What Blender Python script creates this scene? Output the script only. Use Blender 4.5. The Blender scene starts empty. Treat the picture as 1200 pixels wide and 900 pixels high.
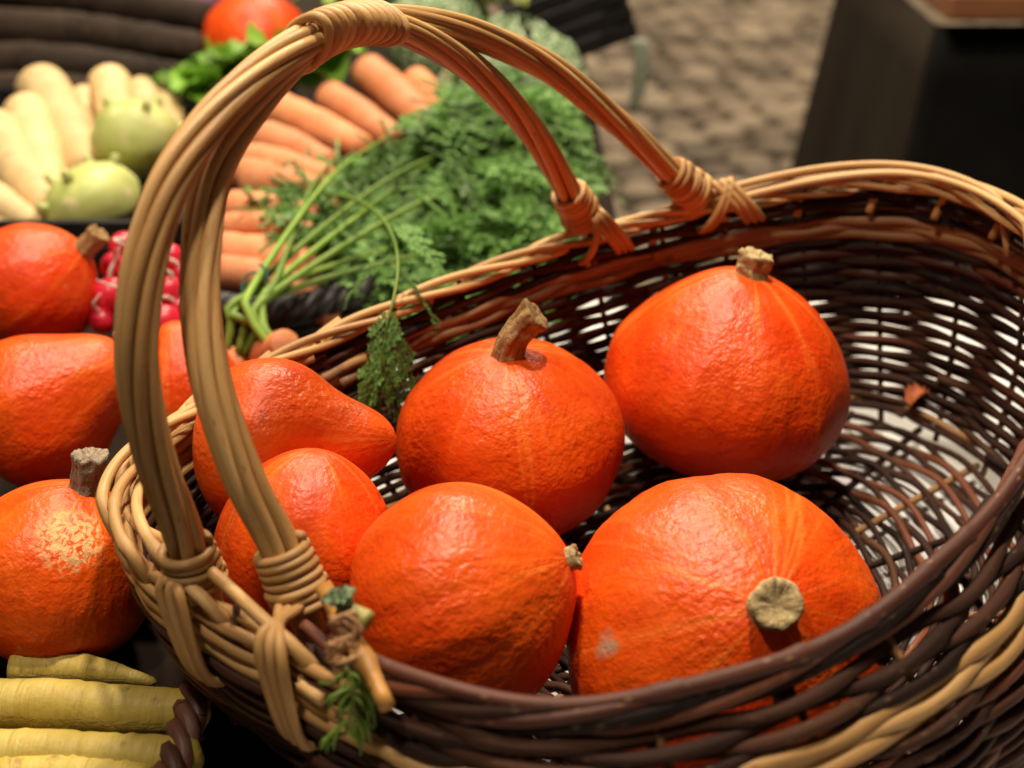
import bpy, math, random
import numpy as np
from mathutils import Vector, Matrix, noise

random.seed(11); np.random.seed(11)
PI = math.pi
scene = bpy.context.scene
col = scene.collection

# ------------------------------------------------------------ camera, world, lamps, exposure
cam_d = bpy.data.cameras.new('camera')
cam_d.sensor_width = 36; cam_d.lens = 45; cam_d.clip_start = .02; cam_d.clip_end = 60
cam_d.dof.use_dof = True; cam_d.dof.focus_distance = .67; cam_d.dof.aperture_fstop = 5.2
cam = bpy.data.objects.new('camera', cam_d); col.objects.link(cam)
cam.location = (0, 0, .485); cam.rotation_euler = (math.radians(90-28.5), 0, 0)
scene.camera = cam

world = bpy.data.worlds.new('World'); scene.world = world; world.use_nodes = True
world.node_tree.nodes['Background'].inputs[0].default_value = (1.0, .80, .58, 1)
world.node_tree.nodes['Background'].inputs[1].default_value = .06

def lamp(name, loc, target, power, size, color, spot=None):
    d = bpy.data.lights.new(name, 'SPOT' if spot else 'AREA')
    if spot: d.spot_size = math.radians(spot); d.spot_blend = .5; d.shadow_soft_size = size
    else: d.shape = 'DISK'; d.size = size
    d.energy = power; d.color = color
    o = bpy.data.objects.new(name, d); col.objects.link(o); o.location = loc
    o.rotation_euler = (Vector(target)-Vector(loc)).to_track_quat('-Z', 'Y').to_euler()
    return o
lamp('market_lamp', (.06, .86, 1.75), (.05, .65, .05), 106, .05, (1, .88, .71), spot=110)
lamp('market_lamp', (-.55, .30, 1.9), (-.1, .8, .0), 16, .14, (1, .88, .70))
lamp('market_lamp', (-.5, 1.9, 2.0), (-.2, 1.3, .0), 28, .22, (1, .88, .71))
lamp('pavement_fill', (.4, 5.0, 4.2), (.9, 4.6, -.85), 300, .8, (1, .84, .62))  # added fill that brightens the cobbles, not a lamp of the place
vs = scene.view_settings
vs.view_transform = 'Standard'; vs.look = 'None'; vs.gamma = 1; vs.use_curve_mapping = False; vs.exposure = .08
scene.cycles.use_denoising = True
scene.cycles.max_bounces = 8

# ------------------------------------------------------------ helpers
def link(name, me, mat, parent=None, mats=None):
    o = bpy.data.objects.new(name, me); col.objects.link(o)
    if mat is not None and not me.materials: me.materials.append(mat)
    if parent is not None: o.parent = parent
    return o
def mesh(name, v, f, uv=None, smooth=True):
    me = bpy.data.meshes.new(name)
    me.from_pydata([tuple(map(float, p)) for p in v], [], [tuple(map(int, q)) for q in f])
    if uv is not None:
        lay = me.uv_layers.new(name='UVMap')
        li = np.empty(len(me.loops), dtype=np.int32); me.loops.foreach_get('vertex_index', li)
        lay.data.foreach_set('uv', np.asarray(uv, dtype=np.float32)[li].ravel())
    if smooth: me.polygons.foreach_set('use_smooth', [True]*len(me.polygons))
    me.update()
    return me
def empty(name, loc=(0, 0, 0), rot=None):
    o = bpy.data.objects.new(name, None); col.objects.link(o); o.location = loc; o.empty_display_size = .02
    if rot is not None: o.rotation_mode = 'QUATERNION'; o.rotation_quaternion = rot
    return o
def tag(o, label=None, cat=None, group=None, kind=None):
    if label: o['label'] = label
    if cat: o['category'] = cat
    if group: o['group'] = group
    if kind: o['kind'] = kind
    return o

def resample(pts, n):
    """Catmull-Rom through the points, n samples even in length."""
    P = np.asarray(pts, float)
    Q = np.vstack([2*P[0]-P[1], P, 2*P[-1]-P[-2]])
    out = []
    for i in range(1, len(Q)-2):
        for t in np.linspace(0, 1, 12, endpoint=False):
            a, b, c, d = Q[i-1], Q[i], Q[i+1], Q[i+2]
            out.append(.5*((2*b)+(c-a)*t+(2*a-5*b+4*c-d)*t*t+(-a+3*b-3*c+d)*t**3))
    out.append(P[-1]); out = np.array(out)
    s = np.r_[0, np.cumsum(np.linalg.norm(np.diff(out, axis=0), axis=1))]
    q = np.linspace(0, s[-1], n)
    return np.stack([np.interp(q, s, out[:, k]) for k in range(3)], 1)

def frames(P):
    T = np.gradient(P, axis=0); T /= np.linalg.norm(T, axis=1)[:, None]+1e-12
    a = np.array([0, 0, 1.]) if abs(T[0, 2]) < .9 else np.array([1., 0, 0])
    n = np.cross(T[0], a); n /= np.linalg.norm(n)
    N = [n]
    for i in range(1, len(P)):
        n = N[-1]-T[i]*np.dot(N[-1], T[i]); n /= np.linalg.norm(n)+1e-12; N.append(n)
    N = np.array(N)
    return T, N, np.cross(T, N)

def tube_data(P, r, sides=8, cap=True, rough=0., rs=60.):
    P = np.asarray(P, float); n = len(P)
    r = np.broadcast_to(np.asarray(r, float), (n,))
    T, N, B = frames(P)
    s = np.r_[0, np.cumsum(np.linalg.norm(np.diff(P, axis=0), axis=1))]
    V = []; UV = []; F = []
    for i in range(n):
        for j in range(sides):
            a = 2*PI*j/sides
            rr = r[i]
            p = P[i]+(N[i]*math.cos(a)+B[i]*math.sin(a))*rr
            if rough: p = P[i]+(N[i]*math.cos(a)+B[i]*math.sin(a))*rr*(1+rough*noise.noise(Vector(p*rs)))
            V.append(p); UV.append((j/sides, s[i]))
    for i in range(n-1):
        for j in range(sides):
            k = (j+1) % sides
            F.append((i*sides+j, i*sides+k, (i+1)*sides+k, (i+1)*sides+j))
    if cap:
        F.append(tuple(range(sides-1, -1, -1))); F.append(tuple((n-1)*sides+j for j in range(sides)))
    return V, F, UV
def tube(name, P, r, mat, parent=None, sides=8, **k):
    V, F, UV = tube_data(P, r, sides, **k)
    return link(name, mesh(name, V, F, UV), mat, parent)

def boxv(cx, cy, cz, sx, sy, sz):
    v = [(cx+sx*a/2, cy+sy*b/2, cz+sz*c/2) for a in (-1, 1) for b in (-1, 1) for c in (-1, 1)]
    f = [(0, 1, 3, 2), (4, 6, 7, 5), (0, 4, 5, 1), (2, 3, 7, 6), (0, 2, 6, 4), (1, 5, 7, 3)]
    return v, f
def box(name, c, s, mat, parent=None, bevel=.002):
    v, f = boxv(*c, *s)
    o = link(name, mesh(name, v, f, smooth=False), mat, parent)
    if bevel:
        b = o.modifiers.new('bevel', 'BEVEL'); b.width = bevel; b.segments = 2
    return o

# ------------------------------------------------------------ materials
class NT:
    def __init__(s, name):
        s.m = bpy.data.materials.new(name); s.m.use_nodes = True
        s.t = s.m.node_tree; s.n = s.t.nodes; s.b = s.n['Principled BSDF']
    def node(s, typ, **k):
        n = s.n.new(typ)
        for a, b in k.items():
            if a.startswith('i_'):
                key = a[2:].replace('_', ' ')
                n.inputs[key].default_value = b
            else: setattr(n, a, b)
        return n
    def l(s, a, b): s.t.links.new(a, b)
    def coord(s, kind='Object'): return s.node('ShaderNodeTexCoord').outputs[kind]
    def mapping(s, src, scale, loc=(0, 0, 0)):
        m = s.node('ShaderNodeMapping'); m.inputs['Scale'].default_value = scale; m.inputs['Location'].default_value = loc
        s.l(src, m.inputs['Vector']); return m.outputs[0]
    def noise(s, src, scale, detail=3, rough=.55, dist=0.):
        n = s.node('ShaderNodeTexNoise'); n.inputs['Scale'].default_value = scale; n.inputs['Detail'].default_value = detail
        n.inputs['Roughness'].default_value = rough; n.inputs['Distortion'].default_value = dist
        s.l(src, n.inputs['Vector']); return n.outputs['Fac']
    def ramp(s, src, stops):
        r = s.node('ShaderNodeValToRGB'); e = r.color_ramp.elements
        while len(e) < len(stops): e.new(.5)
        for q, (p, c) in zip(e, stops):
            q.position = p; q.color = (c, c, c, 1) if isinstance(c, (int, float)) else (*c, 1)
        s.l(src, r.inputs[0]); return r.outputs[0]
    def mix(s, fac, a, b, mode='MIX'):
        m = s.node('ShaderNodeMix', data_type='RGBA', blend_type=mode)
        for i, v in ((0, fac), (6, a), (7, b)):
            if isinstance(v, (int, float)): m.inputs[i].default_value = v if i == 0 else (v, v, v, 1)
            elif isinstance(v, tuple): m.inputs[i].default_value = (*v, 1)
            else: s.l(v, m.inputs[i])
        return m.outputs[2]
    def math(s, op, a, b=0., c=None):
        m = s.node('ShaderNodeMath', operation=op)
        for i, v in enumerate((a, b, c)):
            if v is None: continue
            if isinstance(v, (int, float)): m.inputs[i].default_value = v
            else: s.l(v, m.inputs[i])
        return m.outputs[0]
    def bump(s, h, dist, strength=1., prev=None):
        b = s.node('ShaderNodeBump'); b.inputs['Distance'].default_value = dist; b.inputs['Strength'].default_value = strength
        s.l(h, b.inputs['Height'])
        if prev is not None: s.l(prev, b.inputs['Normal'])
        return b.outputs[0]
    def out(s, colr, rough=.5, normal=None, spec=.5):
        if isinstance(colr, tuple): s.b.inputs['Base Color'].default_value = (*colr, 1)
        else: s.l(colr, s.b.inputs['Base Color'])
        if isinstance(rough, (int, float)): s.b.inputs['Roughness'].default_value = rough
        else: s.l(rough, s.b.inputs['Roughness'])
        if normal is not None: s.l(normal, s.b.inputs['Normal'])
        s.b.inputs['Specular IOR Level'].default_value = spec
        return s.m

def mat_pumpkin(name, seed, base=(.73, .053, .0015), pale=(.82, .102, .004), scars=(), streak=.55):
    m = NT(name); c = m.mapping(m.coord(), (1, 1, 1), (seed*3.7, seed*1.3, seed*2.1)); uv = m.coord('UV')
    big = m.noise(c, 22, 4)
    cl = m.mix(m.ramp(big, [(.35, 0.), (.68, 1.)]), base, pale)
    cl = m.mix(m.ramp(m.noise(c, 9, 3), [(.52, 0.), (.74, .4)]), cl, (pale[0], pale[1]*1.2, pale[2]*1.3))
    cl = m.mix(m.ramp(m.noise(c, 13, 4, .6, .4), [(.28, .5), (.42, 0.)]), cl, (base[0]*.80, base[1]*.55, base[2]))
    fine = m.noise(c, 160, 4, .6)
    cl = m.mix(m.ramp(fine, [(.30, .45), (.48, 0.)]), cl, (base[0]*.74, base[1]*.6, base[2]))
    # fine pale streaks that run out from the stem
    st = m.noise(m.mapping(uv, (46, 2.2, 1)), 1.0, 4, .6, .3)
    sep = m.node('ShaderNodeSeparateXYZ'); m.l(uv, sep.inputs[0])
    near = m.ramp(sep.outputs[1], [(.02, 1.), (.30, .40), (.62, 0.)])
    cl = m.mix(m.math('MULTIPLY', m.ramp(st, [(.52, 0.), (.66, 1.)]), m.math('MULTIPLY', near, .75)), cl, (.88, .20, .025))
    seams = m.ramp(m.noise(m.mapping(uv, (11, .5, 1)), 1.0, 3, .5, .15), [(.585, 0.), (.605, 1.), (.63, 0.)])
    cl = m.mix(m.math('MULTIPLY', seams, streak), cl, (.90, .22, .03))
    # tiny tan specks
    vor = m.node('ShaderNodeTexVoronoi'); vor.inputs['Scale'].default_value = 46; m.l(c, vor.inputs['Vector'])
    speck = m.math('MULTIPLY', m.ramp(vor.outputs['Distance'], [(.035, 1.), (.075, 0.)]), m.ramp(m.noise(c, 30, 2), [(.55, 0.), (.62, 1.)]))
    cl = m.mix(m.math('MULTIPLY', speck, .8), cl, (.62, .36, .13))
    rgh = m.ramp(m.noise(c, 70, 3), [(.3, .32), (.7, .46)])
    for (p, rad, colr, thr) in scars:
        d = m.node('ShaderNodeVectorMath', operation='DISTANCE'); m.l(m.coord(), d.inputs[0]); d.inputs[1].default_value = p
        k = m.math('DIVIDE', d.outputs['Value'], rad)
        k = m.math('ADD', k, m.math('MULTIPLY', m.math('SUBTRACT', m.noise(m.coord(), thr[0], 4, .7), .5), thr[1]))
        msk = m.ramp(k, [(.62, 1.), (.95, 0.)])
        if thr[2]:
            rings = m.ramp(m.noise(m.mapping(m.coord(), (1, 1, .45)), thr[2], 3, .6, .6), [(.45, 0.), (.50, 1.)])
            msk = m.math('MULTIPLY', msk, rings)
        cl = m.mix(m.math('MULTIPLY', msk, .85), cl, colr); rgh = m.mix(msk, rgh, .75)
    wart = m.noise(c, 210, 2, .5, .15); wave = m.noise(c, 48, 2)
    msk = m.ramp(m.noise(c, 14, 2), [(.35, .25), (.65, 1.)])
    n = m.bump(wave, .0026, .6)
    n = m.bump(m.math('MULTIPLY', wart, msk), .0022, .58, n)
    n = m.bump(m.math('MULTIPLY', st, near), .0012, .5, n)
    n = m.bump(m.noise(c, 420, 3, .6), .0006, .5, n)
    return m.out(cl, rgh, n, .34)

def mat_stem(name, a, b):
    m = NT(name); c = m.coord(); uv = m.coord('UV')
    st = m.noise(m.mapping(uv, (14, 40, 1)), 1.0, 5, .65, .4)
    n2 = m.noise(c, 420, 4, .65)
    cl = m.mix(m.ramp(st, [(.36, 0.), (.62, 1.)]), a, b)
    cl = m.mix(m.ramp(n2, [(.30, .75), (.47, 0.)]), cl, (a[0]*.35, a[1]*.32, a[2]*.28))
    nn = m.bump(st, .002, .8); nn = m.bump(n2, .0014, .9, nn)
    return m.out(cl, .85, nn, .25)

def mat_rod(name, stops, rough, spots=None, spec=.4, flecks=False):
    """peeled or barked willow: tint differs from rod to rod, streaks run lengthwise"""
    m = NT(name); uv = m.coord('UV'); info = m.node('ShaderNodeObjectInfo')
    comb = m.node('ShaderNodeCombineXYZ'); m.l(info.outputs['Random'], comb.inputs[2])
    add = m.node('ShaderNodeVectorMath', operation='MULTIPLY_ADD')
    m.l(comb.outputs[0], add.inputs[0]); add.inputs[1].default_value = (0, 0, 37.)
    m.l(uv, add.inputs[2]); p = add.outputs[0]
    st = m.noise(m.mapping(p, (7, 26, 1)), 1.0, 4, .6)
    sl = m.noise(m.mapping(p, (2, 9, 1)), 1.0, 2)
    f = m.math('ADD', m.math('MULTIPLY', st, .35), m.math('ADD', m.math('MULTIPLY', sl, .35), m.math('MULTIPLY', info.outputs['Random'], .42)))
    cl = m.ramp(f, stops)
    if spots:
        v = m.node('ShaderNodeTexVoronoi'); v.inputs['Scale'].default_value = 1.0
        m.l(m.mapping(p, (5, 95, 1)), v.inputs['Vector'])
        cl = m.mix(m.math('MULTIPLY', m.ramp(v.outputs['Distance'], [(.10, 1.), (.20, 0.)]), .6), cl, spots)
    if flecks:
        v = m.node('ShaderNodeTexVoronoi'); v.inputs['Scale'].default_value = 1.0
        m.l(m.mapping(p, (3, 42, 1)), v.inputs['Vector'])
        cl = m.mix(m.math('MULTIPLY', m.ramp(v.outputs['Distance'], [(.05, 1.), (.11, 0.)]), .75), cl, (.13, .055, .02))
        cl = m.mix(m.ramp(m.noise(m.mapping(p, (16, 60, 1)), 1.0, 5, .7), [(.33, .5), (.45, 0.)]), cl, (.24, .11, .035))
    n = m.bump(st, .0009, .5); n = m.bump(m.noise(m.mapping(p, (20, 500, 1)), 1.0, 3), .0004, .35, n)
    return m.out(cl, rough, n, spec)

def mat_veg(name, a, b, scale, rough=.5, bump=.001, bscale=None, c2=None, spec=.4, stretch=(1, 1, 1)):
    m = NT(name); c = m.mapping(m.coord(), stretch)
    info = m.node('ShaderNodeObjectInfo')
    cl = m.mix(m.ramp(m.noise(c, scale, 4), [(.33, 0.), (.67, 1.)]), a, b)
    if c2: cl = m.mix(m.ramp(m.noise(c, scale*4.3, 4, .65), [(.56, 0.), (.66, .8)]), cl, c2)
    hsv = m.node('ShaderNodeHueSaturation'); m.l(cl, hsv.inputs['Color'])
    m.l(m.math('ADD', m.math('MULTIPLY', info.outputs['Random'], .3), .85), hsv.inputs['Value'])
    n = m.bump(m.noise(c, bscale or scale*5, 4), bump, .7)
    return m.out(hsv.outputs[0], rough, n, spec)

def mat_root(name, a, b, crease, rough=.55, soil=.5):
    m = NT(name); c = m.coord(); uv = m.coord('UV'); info = m.node('ShaderNodeObjectInfo')
    cl = m.mix(m.ramp(m.noise(c, 26, 4), [(.33, 0.), (.67, 1.)]), a, b)
    rg = m.noise(m.mapping(uv, (2.2, 230, 1)), 1.0, 4, .65, .5)
    ln = m.ramp(rg, [(.30, 1.), (.40, 0.)])
    cl = m.mix(m.math('MULTIPLY', ln, soil), cl, crease)
    cl = m.mix(m.math('MULTIPLY', m.ramp(m.noise(c, 70, 5, .7), [(.60, 0.), (.70, 1.)]), .6), cl, crease)
    hsv = m.node('ShaderNodeHueSaturation'); m.l(cl, hsv.inputs['Color'])
    m.l(m.math('ADD', m.math('MULTIPLY', info.outputs['Random'], .3), .85), hsv.inputs['Value'])
    n = m.bump(rg, .0022, .7); n = m.bump(m.noise(c, 300, 4), .0006, .5, n)
    return m.out(hsv.outputs[0], rough, n, .35)

def mat_leaf(name, a, b, scale=40, trans=.25, rough=.5):
    m = NT(name); c = m.coord(); info = m.node('ShaderNodeObjectInfo')
    cl = m.mix(m.ramp(m.noise(c, scale, 3), [(.3, 0.), (.7, 1.)]), a, b)
    hsv = m.node('ShaderNodeHueSaturation'); m.l(cl, hsv.inputs['Color'])
    m.l(m.math('ADD', m.math('MULTIPLY', info.outputs['Random'], .75), .55), hsv.inputs['Value'])
    m.out(hsv.outputs[0], rough, None, .35)
    t = m.node('ShaderNodeBsdfTranslucent'); m.l(hsv.outputs[0], t.inputs['Color'])
    mx = m.node('ShaderNodeMixShader'); mx.inputs[0].default_value = trans
    m.l(m.b.outputs[0], mx.inputs[1]); m.l(t.outputs[0], mx.inputs[2])
    m.l(mx.outputs[0], m.n['Material Output'].inputs['Surface'])
    return m.m

M = dict(
    dark=mat_rod('willow_bark_dark', [(.30, (.011, .0048, .003)), (.52, (.034, .014, .0085)), (.72, (.070, .027, .015)), (.90, (.105, .045, .020))], .72, (.15, .085, .045), .18),
    red=mat_rod('willow_bark_red', [(.30, (.060, .018, .010)), (.6, (.150, .045, .021)), (.9, (.25, .085, .034))], .58, (.28, .16, .08), .25),
    buff=mat_rod('peeled_willow', [(.25, (.33, .165, .052)), (.55, (.50, .275, .095)), (.85, (.64, .385, .155))], .5, None, .35, True),
    tan=mat_rod('brown_willow', [(.25, (.14, .062, .022)), (.6, (.26, .125, .045)), (.9, (.38, .20, .08))], .5, (.10, .05, .02), .4),
    stick=mat_rod('honey_stick', [(.25, (.30, .12, .022)), (.6, (.44, .20, .04)), (.9, (.52, .27, .07))], .5, None, .4),
    stem_tan=mat_stem('corky_stem', (.36, .24, .10), (.58, .44, .22)),
    stem_brown=mat_stem('woody_stem', (.24, .12, .04), (.50, .31, .13)),
    stem_grey=mat_stem('grey_stem', (.20, .14, .09), (.42, .33, .23)),
)
# table sheets
m = NT('white_board'); c = m.coord()
M['white'] = m.out(m.mix(m.ramp(m.noise(c, 9, 5), [(.3, 0.), (.7, 1.)]), (.74, .72, .68), (.82, .80, .77)), .6, m.bump(m.noise(c, 300, 3), .0006, .3))
m = NT('dark_table_wood'); c = m.coord()
M['darkwood'] = m.out(m.mix(m.noise(m.mapping(c, (3, 30, 30)), 2, 4), (.012, .007, .0035), (.020, .011, .006)), .85, None, .12)
M['black_plastic'] = mat_veg('black_plastic', (.010, .009, .009), (.020, .017, .016), 20, .6, .0004, spec=.15)
M['grey_plastic'] = mat_veg('grey_plastic', (.42, .40, .38), (.52, .50, .48), 20, .45, .0004)
M['black_cloth'] = mat_veg('black_cloth', (.006, .0055, .005), (.010, .009, .008), 6, .95, .002, 40, spec=.1)
M['black_cloth_lit'] = mat_veg('black_cloth_lit', (.024, .017, .011), (.032, .022, .015), 5, .95, .002, 40, spec=.1)  # lit side of the black table cloth, its light painted in as brown
M['copper_wood'] = mat_veg('varnished_wood', (.22, .085, .035), (.34, .14, .06), 6, .4, .001, stretch=(1, 12, 12))

# ------------------------------------------------------------ the setting: pavement beyond the stall
ZG = -.85
pav = link('pavement', mesh('pavement', [(-20, .2, ZG-.012), (20, .2, ZG-.012), (20, 40, ZG-.012), (-20, 40, ZG-.012)], [(0, 1, 2, 3)], smooth=False),
           mat_veg('cobble_joint_sand', (.05, .038, .027), (.09, .07, .05), 18, .95, .004, 120))
tag(pav, kind='structure')
cob_mats = [mat_veg('cobble_granite', a, b, 26, .8, .004, 90, spec=.3) for a, b in
            (((.21, .165, .12), (.33, .26, .19)), ((.30, .235, .17), (.42, .34, .25)), ((.13, .105, .08), (.23, .18, .135)))]
cob_me = []
for k in range(6):
    v = []; f = []
    rs = random.Random(k+5); n = 8
    w, h = .066+.012*rs.random(), .058+.010*rs.random()
    for (s, z) in ((1.0, -.03), (1.0, .006), (.93, .019), (.72, .026)):
        for j in range(n):
            a = 2*PI*(j+.5)/n
            ca, sa = math.cos(a), math.sin(a)
            q = (abs(ca)**4+abs(sa)**4)**.25
            v.append((w*s*ca/q*(1+.05*math.sin(3*a+k)), h*s*sa/q*(1+.05*math.cos(2*a+k)), z+.003*math.sin(a*2+k)))
    for r in range(3):
        for j in range(n): f.append((r*n+j, r*n+(j+1) % n, (r+1)*n+(j+1) % n, (r+1)*n+j))
    f.append(tuple(3*n+j for j in range(n)))
    me = mesh('cobblestone', v, f); me.materials.append(cob_mats[k % 3]); cob_me.append(me)
ca, sa = math.cos(math.radians(-21)), math.sin(math.radians(-21))
far_v, far_f = [], []; ncob = 0
cells = []
for i in range(-40, 60):
    for j in range(0, 120):
        gx = (i+.5*(j % 2))*.156; gy = 2.6+j*.138-1.0
        x = ca*gx-sa*gy; y = sa*gx+ca*gy
        if y < 2.3 or y > 14: continue
        d = y*.879+1.335*.477; px = 600+1500*x/d; py = 450-1500*((y*.477-1.335*.879))/d
        inside = 655 < px < 1010 and -15 < py < 262
        near = -.25 < x < 4.5 and y < 9
        if inside or near: cells.append((0 if inside else 1, d, x, y))
cells.sort()
for (o_, d, x, y) in cells:
    rz = math.radians(-21+random.uniform(-9, 9)); zz = ZG+random.uniform(-.010, .006)
    if ncob < 300 and o_ == 0:
        ncob += 1
        c = link('cobblestone', random.choice(cob_me), None, pav); c.location = (x+random.uniform(-.014, .014), y+random.uniform(-.012, .012), zz); k = random.uniform(.82, 1.1); c.scale = (k, random.uniform(.82, 1.08), 1)
        c.rotation_euler = (random.uniform(-.05, .05), random.uniform(-.05, .05), rz)
    else:
        me = random.choice(cob_me); b0 = len(far_v); R = Matrix.Rotation(rz, 3, 'Z')
        for vv in me.vertices:
            p = R @ vv.co; far_v.append((p.x+x, p.y+y, p.z+zz))
        for pp in me.polygons: far_f.append(tuple(b0+i for i in pp.vertices))
o = link('cobblestones', mesh('cobblestones', far_v, far_f), cob_mats[0], pav); o['kind'] = 'stuff'

# neighbouring table with a black cloth and a wooden top
nt = tag(empty('cloth_covered_table', (1.1, 2.3, ZG)), 'table under a black floor-length cloth with reddish wooden top beyond the basket', 'table')
def quadsheet(name, a, b, c_, d_, n1, n2, wav, mat, parent):
    v = []; f = []
    a, b, c_, d_ = map(np.array, (a, b, c_, d_)); nn = np.cross(b-a, d_-a); nn = nn/np.linalg.norm(nn)
    for i in range(n1+1):
        for j in range(n2+1):
            s, t = i/n1, j/n2
            p = (a*(1-s)+b*s)*(1-t)+(d_*(1-s)+c_*s)*t
            v.append(p+nn*wav*math.sin(s*21+.6*math.sin(s*7))*(t**.7)-np.array(nt.location))
    for i in range(n1):
        for j in range(n2): f.append((i*(n2+1)+j, (i+1)*(n2+1)+j, (i+1)*(n2+1)+j+1, i*(n2+1)+j+1))
    o = link(name, mesh(name, v, f), mat, parent)
    s = o.modifiers.new('thick', 'SOLIDIFY'); s.thickness = .003; return o
quadsheet('front_cloth', (.655, 2.0, .03), (1.6, 2.0, .03), (1.6, 1.985, ZG+.02), (.58, 1.985, ZG+.02), 40, 10, .008, M['black_cloth'], nt)
quadsheet('side_cloth', (.672, 2.66, .03), (.655, 2.0, .03), (.58, 1.985, ZG+.02), (.548, 2.66, ZG+.02), 24, 10, .004, M['black_cloth_lit'], nt)
box('table_top', (.055, .045, .0645+.85), (1.0, .78, .04), M['copper_wood'], nt, .006)

# ------------------------------------------------------------ the stall
tb = tag(empty('market_table', (.3, .6, ZG)), 'white topped market table the big basket stands on', 'table')
box('table_top', (.04, -.02, -.014-ZG), (.88, .96, .026), M['white'], tb, .004)
for sx in (-1, 1):
    for sy in (-1, 1): box('leg', (sx*.40, sy*.42, (-.03-ZG)/2), (.04, .04, -.03-ZG), M['darkwood'], tb, .003)
db = tag(empty('display_table', (-.55, 1.3, ZG)), 'dark wooden display table carrying the crates of vegetables', 'table')
box('table_top', (0, .27, -.016-ZG), (1.32, 1.02, .03), M['darkwood'], db, .004)
box('table_top', (-.108, -.77, -.016-ZG), (1.09, 1.05, .03), M['darkwood'], db, .004)
for (x, y) in ((-.6, -1.2), (.28, -1.2), (-.6, .7), (.6, .7)): box('leg', (x, y, (-.034-ZG)/2), (.05, .05, -.034-ZG), M['darkwood'], db, .003)

# ------------------------------------------------------------ the big basket
RIM = np.array([[0.07471, 0.62172, 0.15173],
 [-0.24672, -0.09899, -0.03388],
 [-0.04686, 0.21170, 0.00392],
 [-0.00640, 0.01099, 0.00582],
 [-0.00751, -0.00511, -0.00108],
 [-0.01089, 0.00559, -0.00104],
 [0.00108, 0.00857, -0.00151],
 [-0.00146, -0.00568, 0.00140],
 [-0.00436, -0.00317, -0.00157],
 [-0.00082, -0.00007, 0.00008],
 [-0.00239, 0.00033, -0.00026],
 [-0.00300, -0.00421, 0.00055],
 [0.00078, 0.00072, -0.00023]])
CEN = np.array([.0529, .5829]); BCEN = CEN+np.array([.038, -.008]); BS = .90; Z0 = .012
def fb(u, co=RIM):
    u = np.atleast_1d(u).astype(float)
    K = (len(co)-1)//2
    A = np.stack([np.ones_like(u)]+[f(2*PI*k*u) for k in range(1, K+1) for f in (np.cos, np.sin)], 1)
    return A@co
def wall(u, t, off=0.):
    u = np.atleast_1d(u).astype(float); t = np.broadcast_to(np.asarray(t, float), u.shape)
    R = fb(u); e = 1e-3; T = (fb(u+e)-fb(u-e))[:, :2]; T /= np.linalg.norm(T, axis=1)[:, None]
    Nn = np.stack([-T[:, 1], T[:, 0]], 1)                       # points outwards (the rim runs clockwise)
    b = BCEN+(R[:, :2]-CEN)*BS
    s = np.clip(t, 0, 2)**.8
    fr_ = .5+.5*np.cos(2*PI*(u-.68))                            # the wall bellies out at the front and the high end
    belly = (.006+.027*fr_)*np.sin(PI*np.clip(t, 0, 1))**.8
    xy = b+(R[:, :2]-b)*s[:, None]+Nn*(np.broadcast_to(np.asarray(off, float), u.shape)+belly)[:, None]
    z = Z0+(R[:, 2]-Z0)*t
    return np.c_[xy, z]
BK = empty('wicker_basket', (.065, .60, 0))
tag(BK, 'large open wicker basket of dark and pale willow holding orange pumpkins', 'basket')
def inb(P): return np.asarray(P)-np.array(BK.location)          # parts are written relative to the basket
def rod(name, P, r, mat, parent=None, sides=7, **k): return tube(name, inb(P), r, mat, parent or BK, sides, **k)
NS = 30
def taper(n, a, b, knots=0):
    r = np.linspace(a, b, n)*(1+.05*np.random.randn(n).cumsum()*.05)
    for _ in range(knots):
        i = random.randrange(3, n-3); r[i] *= 1.22; r[i+1] *= 1.12
    return np.clip(r, .0012, .006)

# stakes
for i in range(NS):
    u = i/NS; t = np.linspace(-.02, 1.0, 14)
    lean = np.random.uniform(-.003, .003)
    P = wall(np.full(14, u)+lean*t, t, 0.)
    rod('stake', P, taper(14, .0021, .0018, 1), M['tan'] if random.random() < .6 else M['dark'])
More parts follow.
